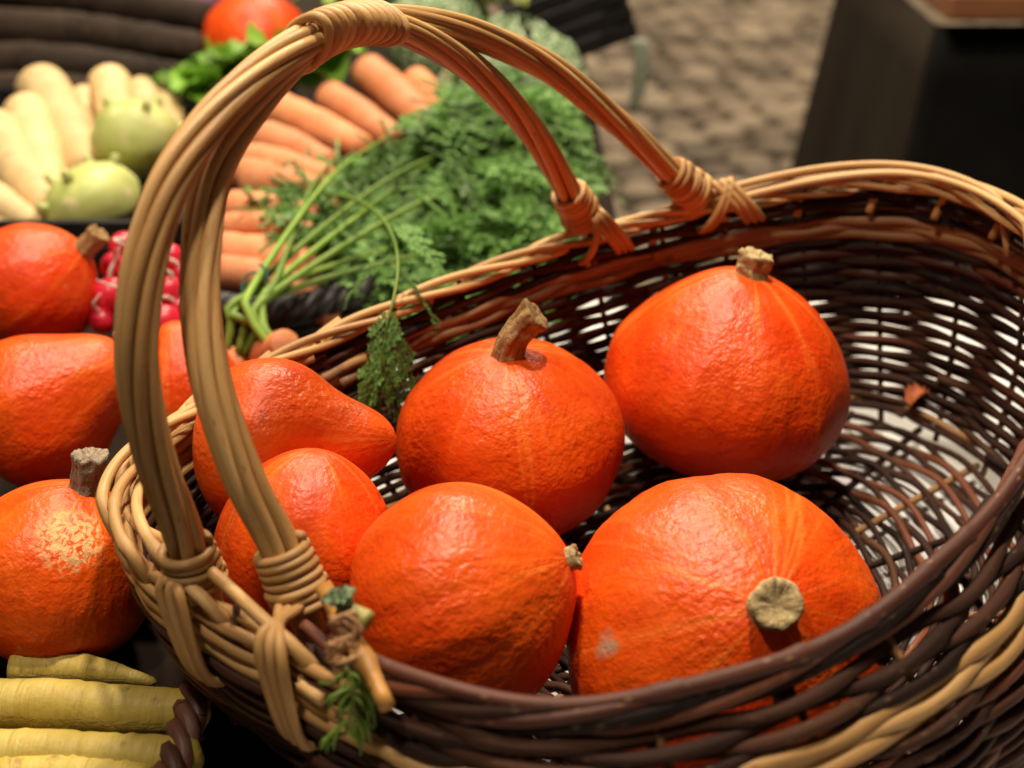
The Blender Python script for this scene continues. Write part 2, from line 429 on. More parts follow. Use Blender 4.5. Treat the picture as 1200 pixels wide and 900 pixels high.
# weavers: each row is woven of three long rods that pass in front of one stake and behind the next
NR = 36
def phase(u, row): return np.cos(PI*NS*u+PI*row)
LEFT0, LEFT1 = .893, 1.10
for row in range(NR):
    t0 = .03+.92*(row/(NR-1))**1.22
    cuts = [(.40+.137*row) % 1, (.40+.137*row+.34) % 1, (.40+.137*row+.67) % 1]
    top = row >= NR-4
    band = row in (NR-7, NR-6, NR-5)
    foot = row in (1, 2, 3, 4)
    if top: cuts = [LEFT0+random.uniform(-.01, .01), (LEFT1-1)+random.uniform(-.02, .02), .46+random.uniform(-.05, .05)]
    if band: cuts = [.50+.02*(row % 3), .12+.02*(row % 2), .31]
    cuts = sorted(c % 1 for c in cuts)
    for k in range(len(cuts)):
        ua = cuts[k]; ub = cuts[(k+1) % len(cuts)]
        if ub <= ua: ub += 1
        mid = (ua+ub)/2 % 1
        left = top and (mid > .87 or mid < .10)
        front = .64 < mid < .87
        mat = M['dark']
        if band: mat = M['buff'] if mid > .55 or mid < .16 else M['tan']
        elif foot: mat = M['tan'] if row == 2 else (M['buff'] if (row == 3 and (mid > .8 or mid < .1)) else M['dark'])
        elif left: mat = M['buff']
        elif random.random() < .07: mat = M['red']
        ext = random.uniform(.006, .016)
        n = int((ub-ua+2*ext)*NS*8)
        u = np.linspace(ua-ext, ub+ext, n)
        amp = .0029*(1+.2*np.sin(u*40+row))
        wob = .0045*np.array([noise.noise(Vector((x*14, row*3.1, k))) for x in u])
        end = np.zeros(n); end[:6] = np.linspace(.004, 0, 6)*(1 if random.random() < .5 else -1); end[-6:] = np.linspace(0, .004, 6)*(-1 if random.random() < .6 else 1)
        ra, rb = ((.0034, .0027) if (front and row > NR-6) else (.0030, .0022))
        if random.random() < .5: ra, rb = rb, ra
        if left: ra = rb = .0029
        if band: ra, rb = .0039, .0034; amp = amp*.5
        P = wall(u, t0+wob, phase(u, row)*amp+end)
        P[:, 2] += .0007*np.sin(u*NS*PI*2+row)
        rod('weaver', P, taper(n, ra, rb, 3)+.0004*(.5+.5*np.cos(2*PI*(u-.62))), mat)
# woven floor: sticks across and rods round them
nb = 26
for i in range(nb):
    u = i/nb; p0 = wall(np.array([u]), np.array([.02]))[0]; c0 = np.array([*BCEN, Z0]); c0[:2] += (p0[:2]-c0[:2])*.10
    P = np.linspace(c0, p0, 10); P[:, 2] = .0105
    rod('floor_stick', P, taper(10, .0022, .0026), M['dark'] if i % 3 else M['tan'])
rings = 29
for j in range(rings):
    s = .10+.88*j/(rings-1)
    for (ua, ub) in ((.13*j, .13*j+.52), (.13*j+.5, .13*j+1.02)):
        n = 150; u = np.linspace(ua, ub, n)
        P = wall(u, 0.); P[:, :2] = BCEN+(P[:, :2]-BCEN)*(s+.018*np.array([noise.noise(Vector((math.cos(2*PI*x)*3, math.sin(2*PI*x)*3, j*2.3))) for x in u]))[:, None]
        P[:, 2] = .0110+.0036*np.cos(PI*nb*u+PI*j)
        rod('floor_weaver', P, taper(n, .0028, .0020, 3), M['dark'] if random.random() < .85 else M['red'], sides=6)
# border: every rod leaves a stake, turns along the rim and winds once round its neighbours
du = 1/NS
for i in range(NS):
    u0 = i*du; um = (u0+2*du) % 1
    dark = .58 < u0 < .88
    leftend = um > .90 or um < .10
    span = 5.2 if dark else (4.4 if leftend else 3.6)
    if dark: span = min(span, (.908-u0)/du)
    elif u0 < .6: span = min(span, (.655-u0)/du)
    n = 64; p = np.linspace(-.35, span, n)
    u = u0+np.maximum(p, 0)*du+np.minimum(p, 0)*du*.15
    a = 2*PI*np.clip(p, 0, span)/span
    A_ = .0050 if dark else (.0085 if leftend else .0052)
    off = A_*np.cos(a)*(1 if not dark else -.8); hz = A_*np.sin(a)*.9+(.0025 if dark or leftend else -.001)
    rise = np.clip((p+.35)/.5, 0, 1)
    P = wall(u, 1.0, off*rise); P[:, 2] += hz*rise-(1-rise)*.022
    k = random.uniform(-.0012, .0016); P[:, 2] += k
    r0 = .0034 if dark else (.0031 if leftend else .0028)
    rod('border_rod', P, taper(n, r0*1.06, r0*.80, 2), M['red'] if dark and i % 2 else (M['dark'] if dark else M['buff']), sides=8)
# one long bark rod laid along the top of the low front edge
u = np.linspace(.645, .895, 120)
P = wall(u, 1., .0010*np.sin(u*60)); P[:, 2] += .0095+.0012*np.sin(u*90)
rod('border_rod', P, taper(120, .0040, .0034, 6), M['red'], sides=10)
# three loose pale rods arching over the high end
for (ua, ub, h, o_) in ((.30, .475, .0105, .002), (.33, .50, .006, -.006), (.36, .54, .0035, .007)):
    u = np.linspace(ua, ub, 60); q = (u-ua)/(ub-ua)
    P = wall(u, 1., o_); P[:, 2] += .002+h*np.sin(q*PI)**.8-.030*np.clip((q-.93)/.07, 0, 1)**1.2
    rod('border_rod', P, taper(60, .0030, .0025, 1), M['buff'], sides=8)

# handle: two bows of twisted rods bound together at the crown
HA = np.array([(-0.1423, 0.4717, 0.1110), (-0.1480, 0.4718, 0.1551), (-0.1539, 0.4696, 0.1923), (-0.1569, 0.4717, 0.2248), (-0.1561, 0.4797, 0.2528), (-0.1517, 0.4942, 0.2812), (-0.1421, 0.5173, 0.3065), (-0.1239, 0.5548, 0.3268), (-0.1013, 0.5983, 0.3386), (-0.0780, 0.6402, 0.3389), (-0.0539, 0.6804, 0.3253), (-0.0266, 0.7234, 0.2984), (0.0000, 0.7629, 0.2623), (0.0219, 0.7932, 0.2227), (0.0415, 0.8189, 0.1814), (0.0562, 0.8378, 0.1491)]); HB = np.array([(-0.0894, 0.4551, 0.1116), (-0.1036, 0.4658, 0.1501), (-0.1174, 0.4717, 0.1822), (-0.1283, 0.4824, 0.2147), (-0.1342, 0.4982, 0.2439), (-0.1355, 0.5192, 0.2709), (-0.1323, 0.5463, 0.2965), (-0.1188, 0.5844, 0.3164), (-0.1015, 0.6235, 0.3304), (-0.0804, 0.6612, 0.3358), (-0.0507, 0.7006, 0.3274), (-0.0147, 0.7409, 0.3086), (0.0261, 0.7793, 0.2788), (0.0693, 0.8111, 0.2369), (0.1110, 0.8385, 0.1926), (0.1450, 0.8627, 0.1587)])
def lean_in(Hs, other):
    Hs = resample(Hs, 140); O = resample(other, 140)
    w = np.exp(-((np.arange(140)/139-.58)/.085)**2)
    return Hs, O, w
A0 = resample(HA, 140); B0 = resample(HB, 140)
ia = int(np.argmax(A0[:, 2])); ib = int(np.argmax(B0[:, 2]))
mid = (A0[ia]+B0[ib])/2
for Hs, i0 in ((A0, ia), (B0, ib)):
    w = np.exp(-((np.arange(140)-i0)/16.)**2)
    Hs += (mid-Hs[i0])*(w*.42)[:, None]
bows = []
for Hs, ph, nm in ((A0, .3, 'handle_bow'), (B0, 1.1, 'handle_bow')):
    core = rod(nm, Hs, .0040, M['buff'], sides=8); bows.append(core)
    T, N, B = frames(Hs)
    s = np.linspace(0, 1, 140)
    R_ = .0062*(1-.16*np.exp(-((s-.55)/.10)**2))
    for k in range(7):
        a = 2*PI*k/7+ph+s*2*PI*1.25+.12*np.sin(s*17+k*2)
        rr = R_*(1+.08*math.sin(k*5))
        P = Hs+(N*np.cos(a)[:, None]+B*np.sin(a)[:, None])*rr[:, None]
        o = tube('handle_rod', inb(P), taper(140, .0034 if k % 2 else .0030, .0030), M['buff'], core, 8)
def ringturn(c, t, n, ra, rb, tilt, r, parent, nm='binding', mat='buff'):
    t = t/np.linalg.norm(t); n = n-t*np.dot(n, t); n /= np.linalg.norm(n); b = np.cross(t, n)
    a = np.linspace(0, 2*PI*1.04, 34)
    P = c+np.outer(np.cos(a), n)*ra+np.outer(np.sin(a), b)*rb+np.outer(a/(2*PI)-.5, t)*tilt
    return tube(nm, inb(P), r, M[mat], parent, 7)
# crown binding
c0 = (A0[ia]+B0[ib])/2; axis_n = B0[ib]-A0[ia]
sep = np.linalg.norm(axis_n)
for k in range(11):
    j = k-5
    ja, jb = ia+j*1.15, ib+j*1.15
    pa = np.array([np.interp(ja, np.arange(140), A0[:, q]) for q in range(3)]); pb = np.array([np.interp(jb, np.arange(140), B0[:, q]) for q in range(3)])
    t = A0[min(139, int(ja)+3)]-A0[int(ja)-3]+B0[min(139, int(jb)+3)]-B0[int(jb)-3]
    ringturn((pa+pb)/2, t, pb-pa, np.linalg.norm(pb-pa)/2+.0088, .0094, .0042, .0024, bows[0])
# foot bindings and the tails that grip the rim
def foot(Hs, core, i0, step, turns, out_u, loops):
    for k in range(turns):
        fi = i0+step*k*.86; i = int(np.clip(fi, 2, 137)); t = Hs[i+2]-Hs[i-2]
        cc = np.array([np.interp(fi, np.arange(140), Hs[:, q]) for q in range(3)])
        ringturn(cc+np.random.randn(3)*.0004, t, np.array([1., .2, .3]), .0108+.0003*k, .0108+.0003*k, .004*(1 if step > 0 else -1), .0024, core)
foot(A0, bows[0], 7, -1, 5, 0, 0); foot(B0, bows[1], 8, -1, 7, 0, 0)
foot(A0, bows[0], 129, 1, 7, 0, 0); foot(B0, bows[1], 128, 1, 8, 0, 0)
# tails: left feet run flat down outside the wall
def tails(Hs, uc, n, t1, core, spread=.0036, w=.0028, mat='buff'):
    top = Hs[4]
    for k in range(n):
        q = k-(n-1)/2
        a = wall(np.array([uc+q*spread]), 1.05, .0125)[0]; b = wall(np.array([uc+q*spread*1.05]), .86, .0115)[0]; c = wall(np.array([uc+q*spread*.9]), t1, .0085)[0]
        e = wall(np.array([uc+q*spread*.9]), t1-.06, -.002)[0]
        side = (b-a); t0 = top+(a-top)*.30+np.array([q*.0052, -.0045, 0])
        tube('handle_tail', inb(resample([top+np.array([q*.0048, 0, 0]), t0, a, b, c, e], 34)), taper(34, w, w*.9), M[mat], core, 8)
tails(A0, .9465, 3, .68, bows[0]); tails(B0, .908, 3, .66, bows[1])
def cross(uc, core, dirs, o_in=-.012):
    """loops that run over the rim and down the inside of the wall"""
    for (d, k) in dirs:
        q = np.linspace(0, 1, 30)
        uu = uc+d*(-.004+.017*q)+k*.0034
        h = .016-.034*q
        P = wall(uu, 1., -.004+o_in*np.sin(q*PI)**.6); P[:, 2] += h+.002
        tube('binding', inb(P), .0026, M['buff'], core, 7)
cross(.2665, bows[0], [(1, 0), (1, 1), (1, 2), (-.4, -.5)])
cross(.3285, bows[1], [(1, 0), (1, 1), (1, 2), (-.6, -.3), (-.6, .5)])
# inner foot stick of the bow, showing past the rim
st = rod('handle_stub', resample([(-0.0814, 0.4456, 0.1420), (-0.0637, 0.4102, 0.1400), (-0.0492, 0.3833, 0.1320)], 14), taper(14, .0042, .0036, 3), M['stick'], sides=12)

# ------------------------------------------------------------ pumpkins
def pumpkin(label, loc, axis, Rr, Rz, tip=.1, tipw=.5, stem=('tan', .011, .02, .0), ribs=10, ribd=.018, seed=1, base=(.73, .053, .0015), pale=(.82, .102, .004), scars=(), neck=None, group=None, bend=(0, 0), name='pumpkin', res=(112, 72), flat=.10, spin=0., streak=.55):
    axis = Vector(axis).normalized(); rot = axis.to_track_quat('Z', 'Y')
    rot = rot @ Matrix.Rotation(spin, 3, 'Z').to_quaternion()
    inv = rot.inverted()
    root = empty(name, loc, rot); tag(root, label, 'pumpkin', group)
    scars = [(tuple(inv @ (Vector(p).normalized()*Rr)), *q) for (p, *q) in scars]
    nu, nv = res; V = []; UV = []; F = []
    prof = []
    for j in range(nv+1):
        th = .004+(PI-.008)*j/nv
        z = Rz*math.cos(th); rho = Rr*math.sin(th)**.94
        if neck:                                       # a pear-shaped fruit: the stem end is drawn out
            L, rn, w = neck
            k = math.exp(-(th/w)**2); z += L*k; rho = rho*(1-.0*k)+rn*k*math.sin(min(th*3.2, PI/2))*.75
        else:
            z += Rz*tip*math.exp(-(th/tipw)**2)
        if th > PI/2: z *= 1-flat*(1-math.sin(th))
        prof.append((rho, z))
    for j, (rho, z) in enumerate(prof):
        fade = math.sin(PI*j/nv)**.7
        for i in range(nu):
            ph = 2*PI*i/nu
            w = 1+ribd*fade*(math.cos(ribs*ph+.7*math.sin(ph+seed))**3*.7+.35*math.cos((ribs-3)*ph+seed))
            d = Vector((math.cos(ph)*rho, math.sin(ph)*rho, z))
            lump = noise.noise(d*18+Vector((seed*7.1, 3, 1)))*.030+noise.noise(d*45+Vector((seed*3.3, 9, 2)))*.010
            p = Vector((d.x*(w+lump), d.y*(w+lump), d.z*(1+lump*.6)))
            zz = max(0, p.z/(Rz*1.2)); p.x += bend[0]*zz*zz; p.y += bend[1]*zz*zz
            V.append(p); UV.append((i/nu, j/nv))
    for j in range(nv):
        for i in range(nu):
            k = (i+1) % nu; F.append((j*nu+i, (j+1)*nu+i, (j+1)*nu+k, j*nu+k))
    F.append(tuple(range(nu))); F.append(tuple(nv*nu+i for i in range(nu-1, -1, -1)))
    me = mesh('body', V, F, UV)
    # keep the seam of the unwrapped skin clean: u runs 0..1 and closes on itself
    lay = me.uv_layers[0]; li = np.empty(len(me.loops), dtype=np.int32); me.loops.foreach_get('vertex_index', li)
    uvs = np.array(UV, dtype=np.float32)[li]
    cx = 0.5+.5*np.cos(2*PI*uvs[:, 0]*1.0)
    uvs[:, 0] = np.where(uvs[:, 0] > .5, 1-uvs[:, 0], uvs[:, 0])*2*.5+.0*cx
    lay.data.foreach_set('uv', uvs.ravel())
    body = link('body', me, mat_pumpkin('pumpkin_skin', seed, base, pale, scars, streak), root)
    if stem:
        kind, r, L, lean = stem; lob = .0 if L < .008 else .06
        lv = inv @ Vector(lean if isinstance(lean, tuple) else (lean, 0, 0))
        zt = prof[0][1]; bx, by = bend
        ztop = max(0, zt/(Rz*1.2))
        n = 22; P = []; rr = []
        for i in range(n):
            q = i/(n-1)
            P.append((bx*ztop**2+lv.x*L*q*q, by*ztop**2+lv.y*L*q*q, zt-.006+(L+.006)*q))
            rr.append(r*(1+.30*math.exp(-q*7)+.10*math.exp(-((q-1)/.12)**2)))
        S = 40; V2, F2, UV2 = tube_data(P, rr, S, cap=False)
        V2 = [np.array(v) for v in V2]
        for i in range(n):
            cpt = np.array(P[i])
            for k in range(S):
                a = 2*PI*k/S; w3 = Vector((math.cos(a), math.sin(a), 0))
                f_ = 1+lob*math.cos(5*a+i*.10+seed)+lob*.5*math.cos(9*a-i*.16+seed*2)+.12*noise.noise(w3*1.3+Vector((0, 0, i*.22+seed*5)))+.07*noise.noise(w3*4.5+Vector((0, 0, i*.28+seed)))+.07*noise.noise(w3*9+Vector((0, 0, i*.8+seed)))
                V2[i*S+k] = cpt+(V2[i*S+k]-cpt)*f_
                if i > n-4: V2[i*S+k][2] += .0007*noise.noise(w3*2.2+Vector((seed, 0, 7)))*(i-n+4)
        for lev, (sc, dz) in enumerate(((.90, .0010), (.70, .0008), (.45, -.0002), (.15, -.0010))):
            cpt = np.array(P[-1])
            for k in range(S):
                v = V2[(n-1)*S+k]; w = cpt+(v-cpt)*sc; w = w+np.array([0, 0, dz*1.2+.0016*noise.noise(Vector(w*330))+.0008*noise.noise(Vector(w*900))])
                V2.append(w); UV2.append((k/S, L+.003*lev))
            b0 = (n-1+lev)*S
            for k in range(S):
                F2.append((b0+k, b0+(k+1) % S, b0+S+(k+1) % S, b0+S+k))
        F2.append(tuple((n+3)*S+k for k in range(S)))
        link('stem', mesh('stem', V2, F2, UV2), M['stem_'+kind], root)
    return root

GB = 'pumpkins in the basket'; GL = 'pumpkins heaped beside the basket'
pumpkin('onion-shaped orange pumpkin with short pale upright stem against the basket back wall', (0.1395, 0.7350, 0.0847), (.15, .10, 1), .0800, .0600, .30, .72, ('tan', .0100, .012, (.1, 0, 0)), 12, .014, 1, (.70, .046, .0015), (.79, .090, .004), group=GB)
pumpkin('orange pumpkin with long woody leaning stem in the middle of the basket', (-0.0010, 0.6680, 0.0821), (-.03, -.06, 1), .0690, .0600, .05, .5, ('brown', .0088, .025, (.70, 0, 0)), 9, .016, 2, group=GB)
pumpkin('orange pumpkin on its side by the front rim, small knobbly stem pointing right', (-0.0262, 0.4900, 0.1012), (.90, -.02, .42), .0565, .0520, .13, .5, ('tan', .0056, .0035, (.1, 0, 0)), 9, .022, 3, (.75, .058, .002), (.83, .108, .004), group=GB, streak=.8)
pumpkin('largest orange pumpkin, lying with its round corky stem facing the viewer', (0.1048, 0.4980, 0.0742), (.155, -.62, .72), .0805, .0600, .14, .42, ('tan', .0108, .007, (0, 0, 0)), 11, .012, 4, (.74, .056, .002), (.82, .102, .004),
        scars=[((-.75, -.45, .30), .010, (.38, .26, .16), (90, 1.3, 0)), ((.55, -.25, .62), .0045, (.70, .50, .26), (220, 1., 0)), ((-.15, -.95, -.05), .0045, (.70, .50, .26), (220, 1., 0))], group=GB)
pumpkin('pear-shaped orange pumpkin whose smooth neck points to the basket middle', (-0.1345, 0.6120, 0.1125), (.97, -.06, .10), .0500, .0440, stem=None, ribs=8, ribd=.01, seed=5, neck=(.026, .0080, .40), group=GB)
pumpkin('small orange pumpkin wedged behind the nearer handle foot', (-0.1076, 0.5450, 0.0904), (.12, .35, 1), .0465, .0500, .08, .5, None, 10, .012, 6, group=GB)
pumpkin('orange pumpkin with grey stem and netted tan scar above yellow roots', (-0.2530, 0.5740, 0.0526), (.42, .28, 1), .0535, .0505, .08, .5, ('grey', .0085, .019, (-.2, -.1, .0)), 9, .016, 7, (.78, .070, .002), (.86, .125, .005),
        scars=[((.42, -.45, .80), .021, (.72, .47, .19), (200, .8, 260)), ((-.05, -.75, -.62), .008, (.62, .36, .12), (260, 1.2, 300))], group=GL)
pumpkin('orange pumpkin with tapering neck behind the grey-stemmed one, beside the handle', (-0.3150, 0.7350, 0.0641), (.80, .25, .42), .0530, .0460, stem=None, ribs=8, ribd=.012, seed=8, neck=(.026, .010, .55),
        scars=[((-.6, -.6, .2), .010, (.55, .33, .14), (160, 1.2, 0))], group=GL)
pumpkin('red-orange pumpkin with brown stem beside the radishes', (-0.3721, 0.9050, 0.0777), (.62, .10, .42), .0510, .0480, .10, .5, ('brown', .0080, .018, (0, 0, .2)), 8, .016, 9, (.72, .045, .003), (.76, .085, .007), group=GL)
pumpkin('orange pumpkin between the two handle bows behind the basket rim', (-0.2295, 0.7950, 0.0409), (-.15, .25, 1), .0400, .0440, .30, .6, None, 8, .014, 10, group=GL, res=(72, 48))
pumpkin('blurred red-orange pumpkin far back behind the lettuce', (-0.3216, 1.6200, 0.0983), (.1, -.3, 1), .066, .054, .05, .5, None, 9, .03, 11, (.74, .055, .003), (.80, .09, .008), res=(72, 48))

# ------------------------------------------------------------ other vegetables
def root_veg(name, label, cat, pts, radii, mat, group=None, rings=.03, rs=70, sides=18, n=40, parts=None):
    P = resample(pts, n); o0 = P[0].copy(); P = P-o0
    r = np.interp(np.linspace(0, 1, n), np.linspace(0, 1, len(radii)), radii)
    q = np.linspace(0, 1, n)
    r = r*np.sqrt(np.clip(1-np.clip((.06-q)/.06, 0, 1)**2, .04, 1))*np.sqrt(np.clip(1-np.clip((q-.95)/.05, 0, 1)**2, .04, 1))
    sd = random.random()*50
    r = r*np.array([1+rings*noise.noise(Vector((x*22, sd, 0)))+rings*noise.noise(Vector((x*70, sd, 4))) for x in q])
    V, F, UV = tube_data(P, r, sides, rough=.05, rs=rs)
    o = link(name, mesh(name, V, F, UV), mat); o.location = o0
    tag(o, label, cat, group); return o
MV = dict(
    carrot=mat_veg('carrot_skin', (.60, .19, .065), (.72, .29, .13), 30, .5, .001, 150, c2=(.55, .20, .09)),
    parsnip=mat_veg('parsnip_skin', (.58, .35, .12), (.70, .47, .19), 22, .6, .0015, 110, c2=(.50, .26, .07)),
    black=mat_veg('black_radish_skin', (.017, .010, .006), (.042, .026, .016), 18, .8, .003, 90, c2=(.065, .038, .022), spec=.2),
    kohl=mat_veg('kohlrabi_skin', (.36, .40, .10), (.50, .52, .18), 14, .5, .0008, 60, c2=(.66, .58, .30)),
    radish=mat_veg('radish_skin', (.52, .008, .028), (.66, .022, .05), 40, .35, .0006, 150, spec=.55),
    daikon=mat_veg('yellow_radish_skin', (.31, .195, .018), (.43, .30, .05), 20, .55, .0015, 90, c2=(.28, .15, .02)),
    turnip=mat_veg('purple_turnip_skin', (.36, .14, .24), (.50, .26, .36), 16, .45, .0006),
    white_root=mat_veg('radish_root', (.66, .55, .46), (.74, .64, .56), 40, .6, .0003),
    stalk=mat_leaf('carrot_stalk', (.16, .29, .03), (.27, .40, .06), 30, .15),
    frond=mat_leaf('carrot_leaf', (.085, .21, .035), (.25, .43, .11), 25, .30),
    lettuce=mat_leaf('lettuce_leaf', (.12, .32, .02), (.28, .50, .05), 18, .3),
    savoy=mat_leaf('savoy_leaf', (.16, .25, .10), (.34, .44, .23), 60, .12),
)
m = NT('savoy_leaf_veined'); c = m.coord()
v = m.node('ShaderNodeTexVoronoi', feature='DISTANCE_TO_EDGE'); v.inputs['Scale'].default_value = 75; m.l(c, v.inputs['Vector'])
ve = m.ramp(v.outputs['Distance'], [(.02, 1.), (.16, 0.)])
cl = m.mix(ve, m.mix(m.noise(c, 30, 3), (.10, .19, .07), (.22, .34, .14)), (.46, .54, .32))
MV['carrot'] = mat_root('carrot_skin_creased', (.60, .19, .065), (.72, .29, .13), (.42, .15, .06))
MV['parsnip'] = mat_root('parsnip_skin_creased', (.62, .42, .18), (.74, .54, .27), (.42, .24, .09))
MV['daikon'] = mat_root('yellow_root_skin', (.40, .27, .035), (.54, .40, .09), (.20, .11, .02), .5, .4)
MV['savoy'] = m.out(cl, .5, m.bump(ve, -.004, 1.))
# yellow roots in a brown basket, bottom left
gy = 'yellow roots in the brown tray'
root_veg('yellow_radish', 'thick yellow root with green-tinged end under the grey-stemmed pumpkin', 'root', [(-0.3114, 0.4934, 0.0340), (-0.2324, 0.4897, 0.0340), (-0.1511, 0.4836, 0.0340)], [.0125, .0138, .0120], MV['daikon'], gy, rings=.06)
root_veg('yellow_radish', 'pale yellow root in front of the green-tinged one', 'root', [(-0.3028, 0.4547, 0.0360), (-0.2206, 0.4536, 0.0360), (-0.1472, 0.4503, 0.0360)], [.0118, .0125, .0112], MV['daikon'], gy, rings=.06)
root_veg('yellow_radish', 'yellow root peeping in at the lowest edge of the brown tray', 'root', [(-0.2625, 0.4339, 0.0340), (-0.2171, 0.4414, 0.0340), (-0.1675, 0.4360, 0.0340)], [.011, .012, .010], MV['daikon'], gy, rings=.06)
root_veg('yellow_radish', 'slender pointed yellow root tip showing behind the green-tinged root', 'root', [(-0.2665, 0.5238, 0.0300), (-0.2215, 0.5234, 0.0280), (-0.1874, 0.5186, 0.0240)], [.0095, .0085, .0022], MV['daikon'], gy, rings=.06)
def small_basket(label, c, d, a, b, z1, rows, mat, name='wicker_tray', pw=3.0, rimr=.008):
    root = tag(empty(name, (c[0], c[1], .001)), label, 'basket')
    d = np.array(d)/np.linalg.norm(d); nrm = np.array([d[1], -d[0]])
    def ring(u, s=1., off=0.):
        ca_, sa_ = np.cos(2*PI*u), np.sin(2*PI*u); q = (np.abs(ca_)**pw+np.abs(sa_)**pw)**(-1/pw)
        return np.outer(ca_*q*(a*s+off), nrm)+np.outer(sa_*q*(b*s+off), d)
    ns = int(2*(a+b)*1.6/.04)//2*2+1
    for k in range(rows):
        n = ns*6; u = np.linspace(0, 1, n); t = (k+.5)/rows
        P = np.c_[ring(u, .88+.12*t, .004*np.cos(PI*ns*u+PI*k)), np.full(n, .004+(z1-.008)*t)]
        tube('weaver', P, .5*(z1/rows)*.95, mat, root, 6, cap=False)
    for k in range(ns):
        P = np.stack([np.r_[ring(np.array([k/ns]), .88+.12*t)[0], .003+(z1-.004)*t] for t in np.linspace(0, 1, 5)])
        tube('stake', P, .0022, mat, root, 6)
    for k in range(3):
        n = 420; u = np.linspace(0, 1, n); w = 2*PI*(u*2*(a+b)*1.7/.030/3*1.0)
        w = np.round(2*(a+b)*1.7/.045)*2*PI*u+2*PI*k/3
        P = np.c_[ring(u, 1., rimr*.62*np.cos(w)), z1+rimr*.62*np.sin(w)]
        tube('rim_rod', P, rimr*.62, mat, root, 7, cap=False)
    n = 48; u = np.linspace(0, 1, n, endpoint=False); R = ring(u, .86)
    v = [(*p, .002) for p in R]+[(*p, .0035) for p in R]
    f = [tuple(range(n-1, -1, -1)), tuple(range(n, 2*n))]+[(i, (i+1) % n, n+(i+1) % n, n+i) for i in range(n)]
    link('floor', mesh('floor', v, f, smooth=False), M['darkwood'], root)
    return root
wk_brown = mat_rod('tray_willow_brown', [(.25, (.045, .016, .010)), (.6, (.10, .036, .022)), (.9, (.16, .06, .035))], .5, None, .4)
wk_black = mat_rod('tray_willow_black', [(.25, (.009, .007, .007)), (.6, (.022, .017, .016)), (.9, (.04, .03, .028))], .5, None, .4)
small_basket('brown woven tray with yellow roots at the foot of the big basket', (-.300, .475), (0, 1), .141, .150, .040, 6, wk_brown, pw=9, rimr=.0075)
small_basket('dark woven basket of carrots behind the big basket', (-.143, 1.185), (.42, .91), .125, .270, .050, 6, wk_black, pw=3.2, rimr=.010)

def crate(label, x0, x1, y0, y1, h, mat, z=0.001, name='crate', nsl=3, rot=None):
    cx, cy = (x0+x1)/2, (y0+y1)/2
    root = tag(empty(name, (cx, cy, z)), label, 'crate'); w, d = x1-x0, y1-y0; th = .008
    box('floor', (0, 0, .004), (w-.018, d-.018, .006), mat, root, .001)
    hs = h/nsl
    for k in range(nsl):
        zc = .001+hs*(k+.5)
        for s in (-1, 1):
            box('slat', (0, s*(d/2-th/2), zc), (w, th, hs*.82), mat, root, .0015)
            box('slat', (s*(w/2-th/2), 0, zc), (th, d-2*th-.001, hs*.82), mat, root, .0015)
    for sx in (-1, 1):
        for sy in (-1, 1): box('corner_post', (sx*(w/2-.016), sy*(d/2-.016), h/2), (.014, .014, h-.002), mat, root, .001)
    if rot: root.rotation_euler = rot
    return root
crate('black crate of parsnips and kohlrabi', -.86, -.292, 1.06, 1.50, .072, M['black_plastic'])
crate('black crate of long black radishes at the back', -.95, -.30, 1.535, 1.90, .060, M['black_plastic'])
pb = box('divider_board', (-0.3478, 1.5150, 0.0973), (.014, .012, .085), M['grey_plastic']); tag(pb, 'narrow pale grey upright board beside the far red-orange pumpkin', 'board'); pb.rotation_euler = (0, -.22, 0)

gp = 'parsnips in the black crate'
for lab, pts, rad in (
    ('thick parsnip standing highest at the crate back, leaning right', [(-0.5219, 1.4000, 0.1022), (-0.4644, 1.3000, 0.0828), (-0.4147, 1.2000, 0.0666)], [.029, .027, .018]),
    ('parsnip with round crown behind the upper kohlrabi', [(-0.4501, 1.4200, 0.1025), (-0.4290, 1.3600, 0.0832), (-0.3980, 1.2800, 0.0618)], [.024, .023, .016]),
    ('parsnip lying beside the thick leaning one', [(-0.5112, 1.3200, 0.0969), (-0.4662, 1.2200, 0.0772), (-0.4292, 1.1400, 0.0581)], [.024, .024, .016]),
    ('broad parsnip at the crate edge above the red-orange pumpkin', [(-0.5301, 1.2700, 0.0921), (-0.4768, 1.1900, 0.0700), (-0.4265, 1.1200, 0.0555)], [.028, .027, .018]),
    ('parsnip low at the frame edge over the red-orange pumpkin', [(-0.5101, 1.1400, 0.0792), (-0.4695, 1.1100, 0.0693), (-0.4286, 1.0850, 0.0558)], [.019, .018, .012]),
    ('lowest parsnip touching the crate wall', [(-0.5157, 1.1000, 0.0549), (-0.4655, 1.0900, 0.0538), (-0.4161, 1.0750, 0.0516)], [.014, .013, .009]),
    ('small parsnip end beside the round-crowned parsnip', [(-0.4213, 1.4400, 0.0854), (-0.4015, 1.3800, 0.0773), (-0.3812, 1.3200, 0.0627)], [.019, .018, .012]),
    ('small orange-tinged parsnip end near the handle', [(-0.4021, 1.4600, 0.0758), (-0.3832, 1.4000, 0.0666), (-0.3646, 1.3400, 0.0515)], [.018, .017, .012]),
    ('parsnip tucked between the thick and the round-crowned one', [(-0.4920, 1.4500, 0.0747), (-0.4665, 1.3800, 0.0581), (-0.4377, 1.3000, 0.0364)], [.018, .018, .012])):
    root_veg('parsnip', lab, 'parsnip', pts, rad, MV['parsnip'], gp, rings=.05)
gbk = 'long black radishes at the back'
